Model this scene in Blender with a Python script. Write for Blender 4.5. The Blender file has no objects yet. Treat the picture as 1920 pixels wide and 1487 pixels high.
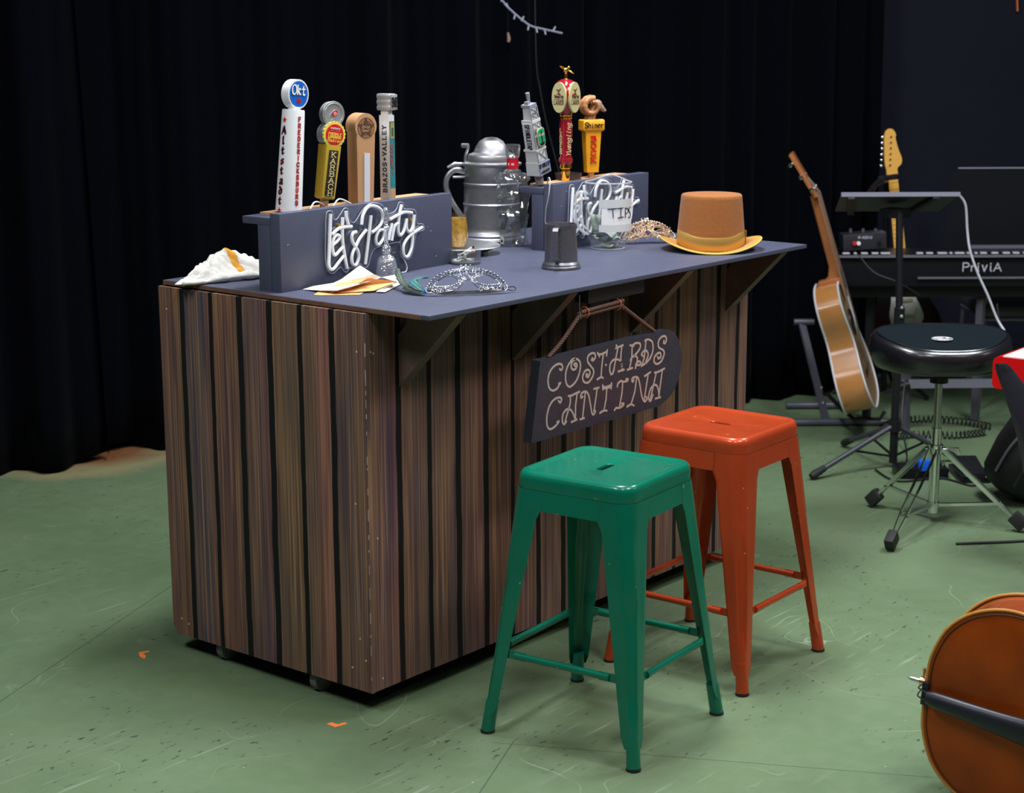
import bpy, bmesh, math, random
from mathutils import Vector, Matrix
random.seed(7)
SC = bpy.context.scene
COL = SC.collection
PI = math.pi
rad = math.radians

# ---------------------------------------------------------------- camera
CF = Vector((0.75398427, 0.62313351, -0.20787578))
CR = Vector((0.63653488, -0.7712416, -0.00312302))
CU = Vector((0.1622685, 0.12996548, 0.97815025))
CP = Vector((-3.06916764, -3.0075173, 1.7537896))
cd = bpy.data.cameras.new('camera'); cam = bpy.data.objects.new('camera', cd); COL.objects.link(cam)
cd.sensor_width = 36; cd.lens = 3294.02 / 1920 * 36
cd.clip_start = .05; cd.clip_end = 60
cam.matrix_world = Matrix(((CR.x, CU.x, -CF.x, CP.x), (CR.y, CU.y, -CF.y, CP.y), (CR.z, CU.z, -CF.z, CP.z), (0, 0, 0, 1)))
cd.dof.use_dof = True; cd.dof.focus_distance = 4.75; cd.dof.aperture_fstop = 4.8
SC.camera = cam
SC.view_settings.view_transform = 'Standard'; SC.view_settings.look = 'None'
SC.view_settings.gamma = 1; SC.view_settings.exposure = 0.0
# ---------------------------------------------------------------- world and ceiling lamps
wd = bpy.data.worlds.new('world'); SC.world = wd; wd.use_nodes = True
wd.node_tree.nodes['Background'].inputs[0].default_value = (.75, .82, 1, 1)
wd.node_tree.nodes['Background'].inputs[1].default_value = .03
def area(name, loc, size, power, col, rot=(0, 0, 0)):
    l = bpy.data.lights.new(name, 'AREA'); l.shape = 'RECTANGLE'; l.size, l.size_y = size
    l.energy = power; l.color = col
    o = bpy.data.objects.new(name, l); o.location = loc; o.rotation_euler = rot; COL.objects.link(o)
LAMPS = [(.3, -2.5, 70), (.8, .1, 135), (-2.2, .3, 72), (2.7, -1.3, 95), (-1.6, -1.9, 38), (3.0, -4.0, 25)]
for x, y, e in LAMPS: area('ceiling_panel_lamp', (x, y, 3.7), (1.2, .6), e, (1, .97, .94) if y < -1.5 else (.92, .95, 1), (0, 0, .4))

# ---------------------------------------------------------------- frames
def W(f, r, z=0.0):
    """a place f metres ahead of where the photographer stood and r metres to the right, z above the floor"""
    return Vector((CP.x + .7708 * f + .6371 * r, CP.y + .6371 * f - .7708 * r, z))
FWD = Vector((.7708, .6371, 0)); RGT = Vector((.6371, -.7708, 0)); UP = Vector((0, 0, 1))
def frame(o, x, y, z=None):
    x = Vector(x).normalized(); y = Vector(y).normalized()
    z = x.cross(y).normalized() if z is None else Vector(z)
    y = z.cross(x).normalized()
    return Matrix(((x.x, y.x, z.x, o[0]), (x.y, y.y, z.y, o[1]), (x.z, y.z, z.z, o[2]), (0, 0, 0, 1)))
def at(x, y, z, a=0):
    return Matrix.Translation((x, y, z)) @ Matrix.Rotation(a, 4, 'Z')
CT = 1.067   # height of the bar top

# ---------------------------------------------------------------- materials
def nn(nt, t, **kw):
    n = nt.nodes.new(t)
    for k, v in kw.items(): setattr(n, k, v)
    return n
MC = {}
def pm(name, col, rough=.5, metal=0, noise=None, bump=None, coat=0, sheen=0, alpha=1, wear=None, aniso=0, spec=.5, rvar=0):
    """principled material; noise=(scale, amount) mottles the colour, wear=(colour, scale, threshold) adds chips"""
    if name in MC: return MC[name]
    m = bpy.data.materials.new(name); m.use_nodes = True; nt = m.node_tree
    b = nt.nodes['Principled BSDF']; I = b.inputs
    I['Base Color'].default_value = (*col, 1); I['Roughness'].default_value = rough; I['Metallic'].default_value = metal
    I['Coat Weight'].default_value = coat; I['Coat Roughness'].default_value = .15
    I['Sheen Weight'].default_value = sheen; I['Specular IOR Level'].default_value = spec
    tc = nn(nt, 'ShaderNodeTexCoord'); cur = None
    if aniso:
        I['Anisotropic'].default_value = aniso; tg = nn(nt, 'ShaderNodeTangent', direction_type='RADIAL', axis='Z'); nt.links.new(tg.outputs[0], I['Tangent'])
    if noise:
        n = nn(nt, 'ShaderNodeTexNoise'); n.inputs['Scale'].default_value = noise[0]; n.inputs['Detail'].default_value = 5
        nt.links.new(tc.outputs['Object'], n.inputs['Vector'])
        mx = nn(nt, 'ShaderNodeMix', data_type='RGBA')
        a = noise[1]
        mx.inputs[6].default_value = (*[c * (1 - a) for c in col], 1); mx.inputs[7].default_value = (*[min(1, c * (1 + a)) for c in col], 1)
        nt.links.new(n.outputs['Fac'], mx.inputs[0]); cur = mx.outputs[2]
        if rvar:
            mr = nn(nt, 'ShaderNodeMapRange'); mr.inputs[3].default_value = rough - rvar; mr.inputs[4].default_value = rough + rvar
            nt.links.new(n.outputs['Fac'], mr.inputs[0]); nt.links.new(mr.outputs[0], I['Roughness'])
    if wear:
        n = nn(nt, 'ShaderNodeTexNoise'); n.inputs['Scale'].default_value = wear[1]; n.inputs['Detail'].default_value = 4; n.inputs['Roughness'].default_value = .7
        nt.links.new(tc.outputs['Object'], n.inputs['Vector'])
        r = nn(nt, 'ShaderNodeMapRange'); r.inputs[1].default_value = wear[2]; r.inputs[2].default_value = wear[2] + .02
        nt.links.new(n.outputs['Fac'], r.inputs[0])
        mx = nn(nt, 'ShaderNodeMix', data_type='RGBA')
        nt.links.new(r.outputs[0], mx.inputs[0]); mx.inputs[7].default_value = (*wear[0], 1)
        if cur: nt.links.new(cur, mx.inputs[6])
        else: mx.inputs[6].default_value = (*col, 1)
        cur = mx.outputs[2]
    if cur: nt.links.new(cur, I['Base Color'])
    if bump:
        n = nn(nt, 'ShaderNodeTexNoise'); n.inputs['Scale'].default_value = bump[0]; n.inputs['Detail'].default_value = 4
        nt.links.new(tc.outputs['Object'], n.inputs['Vector'])
        bp = nn(nt, 'ShaderNodeBump'); bp.inputs['Strength'].default_value = bump[1]; bp.inputs['Distance'].default_value = .002
        nt.links.new(n.outputs['Fac'], bp.inputs['Height']); nt.links.new(bp.outputs[0], I['Normal'])
    MC[name] = m; return m
def glass(name, col=(1, 1, 1), ior=1.45, rough=0.0, thin=False, tint=(1, 1, 1), base=.05, edge=.55, milk=0, crackle=0):
    if name in MC: return MC[name]
    m = bpy.data.materials.new(name); m.use_nodes = True; nt = m.node_tree
    nt.nodes.remove(nt.nodes['Principled BSDF']); out = nt.nodes['Material Output']
    if thin:   # a thin sheet: lets light straight through, reflects at grazing angles
        t = nn(nt, 'ShaderNodeBsdfTransparent'); t.inputs[0].default_value = (*tint, 1)
        g = nn(nt, 'ShaderNodeBsdfGlossy'); g.inputs['Roughness'].default_value = rough + .04; g.inputs[0].default_value = (*col, 1)
        lw = nn(nt, 'ShaderNodeLayerWeight'); lw.inputs[0].default_value = .5
        pw = nn(nt, 'ShaderNodeMath', operation='POWER'); pw.inputs[1].default_value = 3.0; nt.links.new(lw.outputs['Facing'], pw.inputs[0])
        f = nn(nt, 'ShaderNodeMath', operation='MULTIPLY_ADD'); f.inputs[1].default_value = edge; f.inputs[2].default_value = base; nt.links.new(pw.outputs[0], f.inputs[0])
        mx = nn(nt, 'ShaderNodeMixShader')
        nt.links.new(f.outputs[0], mx.inputs[0]); nt.links.new(t.outputs[0], mx.inputs[1]); nt.links.new(g.outputs[0], mx.inputs[2])
        d = nn(nt, 'ShaderNodeBsdfTranslucent'); d.inputs[0].default_value = (.85, .87, .9, 1)
        d2 = nn(nt, 'ShaderNodeBsdfDiffuse'); d2.inputs[0].default_value = (.85, .87, .9, 1)
        dm = nn(nt, 'ShaderNodeMixShader'); nt.links.new(d.outputs[0], dm.inputs[1]); nt.links.new(d2.outputs[0], dm.inputs[2])
        b_ = nn(nt, 'ShaderNodeMixShader'); b_.inputs[0].default_value = milk; nt.links.new(mx.outputs[0], b_.inputs[1]); nt.links.new(dm.outputs[0], b_.inputs[2])
        if crackle:   # moulded relief in the glass
            tc = nn(nt, 'ShaderNodeTexCoord'); vo = nn(nt, 'ShaderNodeTexVoronoi'); vo.inputs['Scale'].default_value = crackle; nt.links.new(tc.outputs['Object'], vo.inputs['Vector'])
            bp = nn(nt, 'ShaderNodeBump'); bp.inputs['Strength'].default_value = 1; bp.inputs['Distance'].default_value = .35 / crackle
            nt.links.new(vo.outputs['Distance'], bp.inputs['Height']); nt.links.new(bp.outputs[0], g.inputs['Normal']); nt.links.new(bp.outputs[0], lw.inputs['Normal'])
        nt.links.new(b_.outputs[0], out.inputs[0])
    else:
        g = nn(nt, 'ShaderNodeBsdfGlass'); g.inputs['Color'].default_value = (*col, 1); g.inputs['IOR'].default_value = ior; g.inputs['Roughness'].default_value = rough
        t = nn(nt, 'ShaderNodeBsdfTransparent'); t.inputs[0].default_value = (*tint, 1)
        d = nn(nt, 'ShaderNodeBsdfTranslucent'); d.inputs[0].default_value = (.8, .82, .86, 1)
        a = nn(nt, 'ShaderNodeMixShader'); a.inputs[0].default_value = .42; nt.links.new(t.outputs[0], a.inputs[1]); nt.links.new(g.outputs[0], a.inputs[2])
        b_ = nn(nt, 'ShaderNodeMixShader'); b_.inputs[0].default_value = .07; nt.links.new(a.outputs[0], b_.inputs[1]); nt.links.new(d.outputs[0], b_.inputs[2])
        nt.links.new(b_.outputs[0], out.inputs[0])
    MC[name] = m; return m

def planks(name, axis, u0, pitch, stops, top=1.05):
    """painted plank pattern: dark painted gaps every `pitch` along `axis`, streaky grain, each plank its own tint"""
    m = bpy.data.materials.new(name); m.use_nodes = True; nt = m.node_tree; L = nt.links.new
    b = nt.nodes['Principled BSDF']; b.inputs['Roughness'].default_value = .62; b.inputs['Specular IOR Level'].default_value = .2
    tc = nn(nt, 'ShaderNodeTexCoord'); sp = nn(nt, 'ShaderNodeSeparateXYZ'); L(tc.outputs['Object'], sp.inputs[0])
    def M(op, a, b_=None, c=None):
        n = nn(nt, 'ShaderNodeMath', operation=op)
        for i, v in enumerate((a, b_, c)):
            if v is None: continue
            if isinstance(v, (int, float)): n.inputs[i].default_value = v
            else: L(v, n.inputs[i])
        return n.outputs[0]
    u = sp.outputs[axis]; z = sp.outputs['Z']
    # hand painted lines wander a little
    nz = nn(nt, 'ShaderNodeTexNoise'); nz.inputs['Scale'].default_value = 1.0; nz.inputs['Detail'].default_value = 3
    cm = nn(nt, 'ShaderNodeCombineXYZ'); L(M('MULTIPLY', u, 3.1), cm.inputs[0]); L(M('MULTIPLY', z, 4.0), cm.inputs[1]); L(cm.outputs[0], nz.inputs['Vector'])
    uw = M('ADD', u, M('MULTIPLY', M('SUBTRACT', nz.outputs['Fac'], .5), .012))
    ur = M('DIVIDE', M('SUBTRACT', uw, u0), pitch)
    fr_ = M('ABSOLUTE', M('SUBTRACT', M('FRACT', M('ADD', ur, .5)), .5))      # 0 on a gap line
    idx = M('FLOOR', ur)
    gn = nn(nt, 'ShaderNodeTexNoise'); gn.inputs['Scale'].default_value = 1; gn.inputs['Detail'].default_value = 4
    c2 = nn(nt, 'ShaderNodeCombineXYZ'); L(M('MULTIPLY', u, 60), c2.inputs[0]); L(M('MULTIPLY', z, 14), c2.inputs[1]); L(c2.outputs[0], gn.inputs['Vector'])
    wn = nn(nt, 'ShaderNodeTexWhiteNoise', noise_dimensions='1D'); L(M('ROUND', ur), wn.inputs['W'])
    gw = M('ADD', M('MULTIPLY', M('SUBTRACT', gn.outputs['Fac'], .5), .03), M('ADD', .070, M('MULTIPLY', wn.outputs[0], .03)))
    gap = nn(nt, 'ShaderNodeMapRange'); L(M('ADD', M('SUBTRACT', fr_, gw), M('MULTIPLY', M('LESS_THAN', u, .05), 1.0)), gap.inputs[0]); gap.inputs[1].default_value = -.008; gap.inputs[2].default_value = .012
    gap.inputs[3].default_value = 1; gap.inputs[4].default_value = 0
    # broad tints
    cr_ = nn(nt, 'ShaderNodeValToRGB'); e = cr_.color_ramp.elements
    while len(e) < len(stops): e.new(.5)
    for i, (p, c) in enumerate(stops): e[i].position = p; e[i].color = (*c, 1)
    L(M('DIVIDE', uw, stops_len[axis]), cr_.inputs[0])
    # blotchy vertical change
    bn = nn(nt, 'ShaderNodeTexNoise'); bn.inputs['Scale'].default_value = 1; bn.inputs['Detail'].default_value = 3
    c3 = nn(nt, 'ShaderNodeCombineXYZ'); L(M('MULTIPLY', u, 26), c3.inputs[0]); L(M('MULTIPLY', z, 2.4), c3.inputs[1]); L(M('MULTIPLY', idx, 7.3), c3.inputs[2]); L(c3.outputs[0], bn.inputs['Vector'])
    pr_ = nn(nt, 'ShaderNodeValToRGB'); pe = pr_.color_ramp.elements
    pe[0].position = .36; pe[0].color = (.080, .062, .088, 1); pe[1].position = .64; pe[1].color = (.31, .168, .088, 1)
    mid = pe.new(.5); mid.color = (.20, .106, .078, 1)
    L(bn.outputs['Fac'], pr_.inputs[0])
    mx = nn(nt, 'ShaderNodeMix', data_type='RGBA'); mx.inputs[0].default_value = .38
    L(cr_.outputs[0], mx.inputs[6]); L(pr_.outputs[0], mx.inputs[7])
    # grain streaks: dark base lines and thin pale lines
    def streak(su, sz, lo, hi, seed):
        n = nn(nt, 'ShaderNodeTexNoise'); n.inputs['Scale'].default_value = 1; n.inputs['Detail'].default_value = 2
        c = nn(nt, 'ShaderNodeCombineXYZ'); L(M('MULTIPLY', u, su), c.inputs[0]); L(M('MULTIPLY', z, sz), c.inputs[1]); L(M('MULTIPLY', idx, seed), c.inputs[2]); L(c.outputs[0], n.inputs['Vector'])
        r = nn(nt, 'ShaderNodeMapRange'); r.inputs[1].default_value = lo; r.inputs[2].default_value = hi; L(n.outputs['Fac'], r.inputs[0]); return r.outputs[0]
    dk = nn(nt, 'ShaderNodeMix', data_type='RGBA', blend_type='MULTIPLY'); L(mx.outputs[2], dk.inputs[6]); dk.inputs[7].default_value = (.60, .56, .66, 1)
    L(streak(210, 1.6, .47, .60, 3.7), dk.inputs[0])
    lt = nn(nt, 'ShaderNodeMix', data_type='RGBA', blend_type='MIX'); L(dk.outputs[2], lt.inputs[6]); lt.inputs[7].default_value = (.46, .25, .14, 1)
    L(M('MULTIPLY', streak(250, 1.3, .57, .64, 9.1), .55), lt.inputs[0])
    sc = nn(nt, 'ShaderNodeMix', data_type='RGBA'); L(gap.outputs[0], sc.inputs[0]); L(lt.outputs[2], sc.inputs[6]); sc.inputs[7].default_value = (.009, .009, .010, 1)
    # small chips of bare wood
    ch = nn(nt, 'ShaderNodeTexNoise'); ch.inputs['Scale'].default_value = 34; ch.inputs['Detail'].default_value = 6; L(tc.outputs['Object'], ch.inputs['Vector'])
    cx = nn(nt, 'ShaderNodeMapRange'); cx.inputs[1].default_value = .765; cx.inputs[2].default_value = .78; L(ch.outputs['Fac'], cx.inputs[0])
    fin = nn(nt, 'ShaderNodeMix', data_type='RGBA'); L(cx.outputs[0], fin.inputs[0]); L(sc.outputs[2], fin.inputs[6]); fin.inputs[7].default_value = (.55, .34, .22, 1)
    L(fin.outputs[2], b.inputs['Base Color'])
    return m
stops_len = {'Y': .80, 'X': 1.80}

# ---------------------------------------------------------------- mesh builder
WM = {}
class MB:
    def __init__(s, M=None): s.b = bmesh.new(); s.M = M or Matrix(); s.mi = 0
    def v(s, p): return s.b.verts.new(s.M @ Vector(p))
    def face(s, vs):
        try: f = s.b.faces.new(vs)
        except ValueError: return None
        f.material_index = s.mi; return f
    def box(s, c, d, R=None, bev=0):
        hx, hy, hz = d[0] / 2, d[1] / 2, d[2] / 2
        T = Matrix.Translation(c) @ (R.to_4x4() if R else Matrix())
        if bev:
            t = bmesh.new(); bmesh.ops.create_cube(t, size=1, matrix=Matrix.Diagonal((*d, 1)))
            bmesh.ops.bevel(t, geom=t.edges[:], offset=bev, segments=2, affect='EDGES', profile=.6)
            mp = {q: s.v(T @ q.co) for q in t.verts}
            for f in t.faces: s.face([mp[q] for q in f.verts])
            t.free(); return
        vs = [s.v(T @ Vector((x, y, z))) for x in (-hx, hx) for y in (-hy, hy) for z in (-hz, hz)]
        for q in ((0, 1, 3, 2), (4, 6, 7, 5), (0, 4, 5, 1), (2, 3, 7, 6), (0, 2, 6, 4), (1, 5, 7, 3)): s.face([vs[i] for i in q])
    def bar(s, p, q, w, h, up=(0, 0, 1), bev=0):
        p = Vector(p); q = Vector(q); d = q - p; x = d.normalized(); u = Vector(up)
        if abs(x.dot(u)) > .99: u = Vector((0, 1, 0))
        y = u.cross(x).normalized(); z = x.cross(y)
        s.box((p + q) / 2, (d.length, w, h), Matrix((x, y, z)).transposed(), bev)
    def tube(s, pts, r, n=10, closed=False, caps=True, flat=None):
        P = [Vector(p) for p in pts]; m = len(P)
        R_ = r if isinstance(r, (list, tuple)) else [r] * m
        T = []
        for i in range(m):
            a = P[(i - 1) % m] if (closed or i) else P[0]; c = P[(i + 1) % m] if (closed or i < m - 1) else P[-1]
            t = (c - a); T.append(t.normalized() if t.length > 1e-9 else Vector((0, 0, 1)))
        u = Vector((0, 0, 1)) if abs(T[0].z) < .9 else Vector((1, 0, 0))
        u = (u - T[0] * u.dot(T[0])).normalized(); rings = []
        for i in range(m):
            u = (u - T[i] * u.dot(T[i]));
            u = u.normalized() if u.length > 1e-6 else T[i].orthogonal().normalized()
            w = T[i].cross(u)
            fl = flat or (1, 1)
            rings.append([s.v(P[i] + (u * math.cos(2 * PI * k / n) * fl[0] + w * math.sin(2 * PI * k / n) * fl[1]) * R_[i]) for k in range(n)])
        for i in range(m if closed else m - 1):
            A, B_ = rings[i], rings[(i + 1) % m]
            for k in range(n): s.face([A[k], A[(k + 1) % n], B_[(k + 1) % n], B_[k]])
        if caps and not closed: s.face(rings[0][::-1]); s.face(rings[-1])
    def cyl(s, p, q, r, r2=None, n=20): s.tube([p, q], [r, r if r2 is None else r2], n)
    def lathe(s, prof, n=32, o=(0, 0, 0), sx=1, sy=1, fn=None):
        """profile of (radius, z) turned round z; fn(radius, z, angle) may reshape"""
        o = Vector(o); rings = []
        for r, z in prof:
            if r < 1e-6: rings.append([s.v(o + Vector((0, 0, z)))]); continue
            ring = []
            for k in range(n):
                a = 2 * PI * k / n; rr, zz = (fn(r, z, a) if fn else (r, z))
                ring.append(s.v(o + Vector((rr * math.cos(a) * sx, rr * math.sin(a) * sy, zz))))
            rings.append(ring)
        for A, B_ in zip(rings, rings[1:]):
            if len(A) == 1 and len(B_) == 1: continue
            for k in range(n):
                j = (k + 1) % n
                if len(A) == 1: s.face([A[0], B_[j], B_[k]])
                elif len(B_) == 1: s.face([A[k], A[j], B_[0]])
                else: s.face([A[k], A[j], B_[j], B_[k]])
        return rings
    def prism(s, poly, z0, z1, T=None):
        T = T or Matrix(); A = [s.v(T @ Vector((x, y, z0))) for x, y in poly]; B_ = [s.v(T @ Vector((x, y, z1))) for x, y in poly]
        s.face(A[::-1]); s.face(B_); n = len(poly)
        for k in range(n): s.face([A[k], A[(k + 1) % n], B_[(k + 1) % n], B_[k]])
    def ball(s, c, r, n=12, sc=(1, 1, 1), R=None):
        T = Matrix.Translation(c) @ (R.to_4x4() if R else Matrix()) @ Matrix.Diagonal((r * sc[0], r * sc[1], r * sc[2], 1))
        rings = []
        for i in range(n // 2 + 1):
            ph = PI * i / (n // 2)
            if i in (0, n // 2): rings.append([s.v(T @ Vector((0, 0, math.cos(ph))))]); continue
            rings.append([s.v(T @ Vector((math.sin(ph) * math.cos(2 * PI * k / n), math.sin(ph) * math.sin(2 * PI * k / n), math.cos(ph)))) for k in range(n)])
        for A, B_ in zip(rings, rings[1:]):
            for k in range(n):
                j = (k + 1) % n
                if len(A) == 1: s.face([A[0], B_[k], B_[j]])
                elif len(B_) == 1: s.face([A[k], B_[0], A[j]])
                else: s.face([A[k], B_[k], B_[j], A[j]])
    def grid(s, rows, closed_u=False):
        V = [[s.v(p) for p in r] for r in rows]
        for i in range(len(V) - 1):
            n = len(V[i])
            for k in range(n if closed_u else n - 1): s.face([V[i][k], V[i][(k + 1) % n], V[i + 1][(k + 1) % n], V[i + 1][k]])
        return V
    def stroke(s, pts, w, t, T, nib=None):
        """a painted stroke: ribbon of width w, thickness t on the plane of T; nib=(dx,dy) draws with a broad pen"""
        for a, b_ in zip(pts, pts[1:]):
            a = Vector((*a, 0)); b_ = Vector((*b_, 0))
            if nib:
                n_ = Vector((*nib, 0)) / 2; d = b_ - a
                if abs(d.cross(n_).z) < 1e-9: n_ = Vector((-n_.y, n_.x, 0)) * .3
                e = d.normalized() * w * .15 if d.length > 0 else Vector()
                a -= e; b_ += e
                th = Vector((-d.y, d.x, 0)).normalized() * w * .12 if d.length > 0 else Vector()
                if n_.dot(th) < 0: th = -th
                poly = [a - n_ - th, b_ - n_ - th, b_ + n_ + th, a + n_ + th]
            else:
                d = (b_ - a)
                if d.length < 1e-9: continue
                d.normalize(); nrm = Vector((-d.y, d.x, 0)) * w / 2; e = d * w * .42
                poly = [a - e - nrm, b_ + e - nrm, b_ + e + nrm, a - e + nrm]
            s.k = (getattr(s, 'k', 0) + 1) % 7; s.prism([(p.x, p.y) for p in poly], -t * .3, t + s.k * 3.5e-5, T)
    def build(s, name, mat, parent=None, loc=None, smooth=40, label=None, cat=None, group=None, kind=None, mods=None):
        me = bpy.data.meshes.new(name)
        bmesh.ops.recalc_face_normals(s.b, faces=s.b.faces[:])
        if parent is not None: T = WM[parent].inverted()
        else:
            if loc is None:
                xs = [q.co for q in s.b.verts]
                loc = Vector((sum(p.x for p in xs) / len(xs), sum(p.y for p in xs) / len(xs), min(p.z for p in xs)))
            T = Matrix.Translation(-Vector(loc))
        for q in s.b.verts: q.co = T @ q.co
        s.b.to_mesh(me); s.b.free()
        if smooth:
            me.polygons.foreach_set('use_smooth', [True] * len(me.polygons)); me.set_sharp_from_angle(angle=rad(smooth))
        o = bpy.data.objects.new(name, me); COL.objects.link(o)
        for mm in (mat if isinstance(mat, (list, tuple)) else [mat]): me.materials.append(mm)
        if parent is not None: o.parent = parent; WM[o] = WM[parent]
        else: o.location = loc; WM[o] = Matrix.Translation(loc)
        if label: o['label'] = label
        if cat: o['category'] = cat
        if group: o['group'] = group
        if kind: o['kind'] = kind
        return o
def thing(name, label, cat, M, group=None):
    o = bpy.data.objects.new(name, None); COL.objects.link(o); o.empty_display_size = .05
    o.matrix_world = M; WM[o] = M.copy(); o['label'] = label; o['category'] = cat
    if group: o['group'] = group
    return o
def copy_thing(root, M, label):
    def rec(o, par):
        c = o.copy(); COL.objects.link(c)
        if par: c.parent = par
        for ch in kids[o]: rec(ch, c)
        return c
    kids = {}
    def walk(o):
        kids[o] = [c for c in WM if c.parent is o]
        for c in kids[o]: walk(c)
    walk(root); r = rec(root, None); r.matrix_world = M; WM[r] = M.copy(); r['label'] = label
    return r
def cr(pts, n=6, closed=False):
    P = [Vector((*p, 0)) if len(p) == 2 else Vector(p) for p in pts]; m = len(P); out = []
    for i in range(m if closed else m - 1):
        g = lambda k: P[k % m] if closed else P[max(0, min(m - 1, k))]
        a, b_, c, d = g(i - 1), g(i), g(i + 1), g(i + 2)
        for j in range(n):
            t = j / n
            out.append(.5 * ((2 * b_) + (c - a) * t + (2 * a - 5 * b_ + 4 * c - d) * t * t + (3 * b_ - a - 3 * c + d) * t ** 3))
    if not closed: out.append(P[-1].copy())
    return out
def cr2(pts, n=4, closed=False): return [(p.x, p.y) for p in cr(pts, n, closed)]

# ---------------------------------------------------------------- lettering (strokes in a cell .6 wide, 1 high)
G = {
'A': [[(0, 0), (.3, 1), (.6, 0)], [(.1, .35), (.5, .35)]],
'B': [[(.06, 0), (.06, 1), (.4, 1), (.53, .88), (.53, .64), (.4, .53), (.06, .53)], [(.4, .53), (.58, .4), (.58, .12), (.44, 0), (.06, 0)]],
'C': [[(.58, .76), (.56, .9), (.42, 1), (.2, 1), (.04, .84), (.02, .5), (.04, .16), (.2, 0), (.42, 0), (.56, .1), (.58, .24)]],
'D': [[(.06, 0), (.06, 1), (.34, 1), (.54, .84), (.58, .5), (.54, .16), (.34, 0), (.06, 0)]],
'E': [[(.55, 1), (.06, 1), (.06, 0), (.57, 0)], [(.06, .52), (.46, .52)]],
'F': [[(.55, 1), (.06, 1), (.06, 0)], [(.06, .52), (.44, .52)]],
'G': [[(.56, .8), (.42, 1), (.2, 1), (.04, .84), (.02, .5), (.04, .16), (.2, 0), (.42, 0), (.56, .14), (.57, .46), (.36, .46)]],
'H': [[(.06, 0), (.06, 1)], [(.56, 0), (.56, 1)], [(.06, .52), (.56, .52)]],
'I': [[(.3, 0), (.3, 1)]],
'K': [[(.06, 0), (.06, 1)], [(.54, 1), (.08, .42)], [(.2, .56), (.58, 0)]],
'L': [[(.08, 1), (.08, 0), (.56, 0)]],
'M': [[(.02, 0), (.06, 1), (.3, .3), (.54, 1), (.58, 0)]],
'N': [[(.06, 0), (.06, 1), (.54, 0), (.54, 1)]],
'O': [[(.3, 1), (.1, .9), (.02, .66), (.02, .34), (.1, .1), (.3, 0), (.5, .1), (.58, .34), (.58, .66), (.5, .9), (.3, 1)]],
'P': [[(.08, 0), (.08, 1), (.42, 1), (.56, .88), (.56, .62), (.42, .5), (.08, .5)]],
'R': [[(.06, 0), (.06, 1), (.42, 1), (.54, .88), (.54, .64), (.42, .52), (.06, .52)], [(.34, .52), (.58, 0)]],
'S': [[(.54, .82), (.44, 1), (.16, 1), (.04, .86), (.06, .66), (.2, .56), (.42, .46), (.56, .34), (.56, .14), (.42, 0), (.14, 0), (.04, .18)]],
'T': [[(.02, 1), (.58, 1)], [(.3, 1), (.3, 0)]],
'U': [[(.06, 1), (.06, .2), (.18, 0), (.42, 0), (.54, .2), (.54, 1)]],
'V': [[(.02, 1), (.3, 0), (.58, 1)]],
'W': [[(.0, 1), (.14, 0), (.3, .7), (.46, 0), (.6, 1)]],
'Y': [[(.02, 1), (.3, .5), (.58, 1)], [(.3, .5), (.3, 0)]],
'Z': [[(.05, 1), (.56, 1), (.03, 0), (.57, 0)]],
'a': [[(.1, .6), (.3, .68), (.48, .58), (.48, .06), (.58, 0)], [(.48, .36), (.2, .34), (.08, .18), (.2, 0), (.48, .12)]],
'd': [[(.12, 1), (.5, .6), (.5, .12), (.34, 0), (.12, .1), (.1, .5), (.3, .64), (.48, .56)]],
'e': [[(.1, .34), (.5, .44), (.4, .66), (.2, .64), (.08, .4), (.12, .1), (.3, 0), (.52, .12)]],
'g': [[(.5, .5), (.3, .66), (.1, .52), (.1, .18), (.3, .04), (.48, .16)], [(.5, .66), (.5, -.2), (.3, -.34), (.06, -.24)]],
'h': [[(.1, 1), (.1, .04)], [(.1, .5), (.32, .66), (.5, .52), (.5, 0)]],
'i': [[(.26, .64), (.26, .08), (.38, 0)], [(.22, .86), (.3, .92)]],
'k': [[(.1, 1), (.1, .0)], [(.1, .42), (.34, .66), (.48, .56), (.2, .36)], [(.2, .36), (.46, .04), (.56, .06)]],
'l': [[(.26, 1), (.26, .1), (.4, 0)]],
'n': [[(.08, .64), (.12, .56), (.12, .02)], [(.12, .5), (.34, .66), (.5, .54), (.5, .0)]],
'r': [[(.12, .64), (.16, .54), (.16, .02)], [(.16, .48), (.34, .66), (.5, .58)]],
's': [[(.5, .58), (.34, .66), (.14, .56), (.2, .38), (.44, .28), (.46, .08), (.26, 0), (.08, .08)]],
't': [[(.26, .9), (.26, .1), (.42, 0), (.52, .08)], [(.08, .62), (.48, .62)]],
'u': [[(.1, .64), (.1, .1), (.28, 0), (.46, .12)], [(.46, .64), (.46, .0)]],
'v': [[(.08, .64), (.28, 0), (.5, .64)]],
'.': [[(.28, 0), (.3, .03)]], '-': [[(.12, .45), (.48, .45)]], ' ': [], "'": [[(.3, 1), (.26, .8)]],
}
SERIF = {'A': [(0, 0), (.6, 0)], 'B': [(.06, 0), (.06, 1)], 'C': [], 'D': [(.06, 0), (.06, 1)], 'E': [(.06, 0), (.06, 1)], 'F': [(.06, 0)], 'H': [(.06, 0), (.06, 1), (.56, 0), (.56, 1)], 'I': [(.3, 0), (.3, 1)],
'K': [(.06, 0), (.06, 1), (.54, 1), (.58, 0)], 'L': [(.08, 1), (.08, 0)], 'M': [(.02, 0), (.58, 0)], 'N': [(.06, 0), (.06, 1), (.54, 1)], 'P': [(.08, 0)], 'R': [(.06, 0), (.06, 1), (.58, 0)], 'T': [(.3, 0)], 'V': [(.02, 1), (.58, 1)], 'Y': [(.3, 0), (.02, 1), (.58, 1)], 'U': [(.06, 1), (.54, 1)]}
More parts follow.
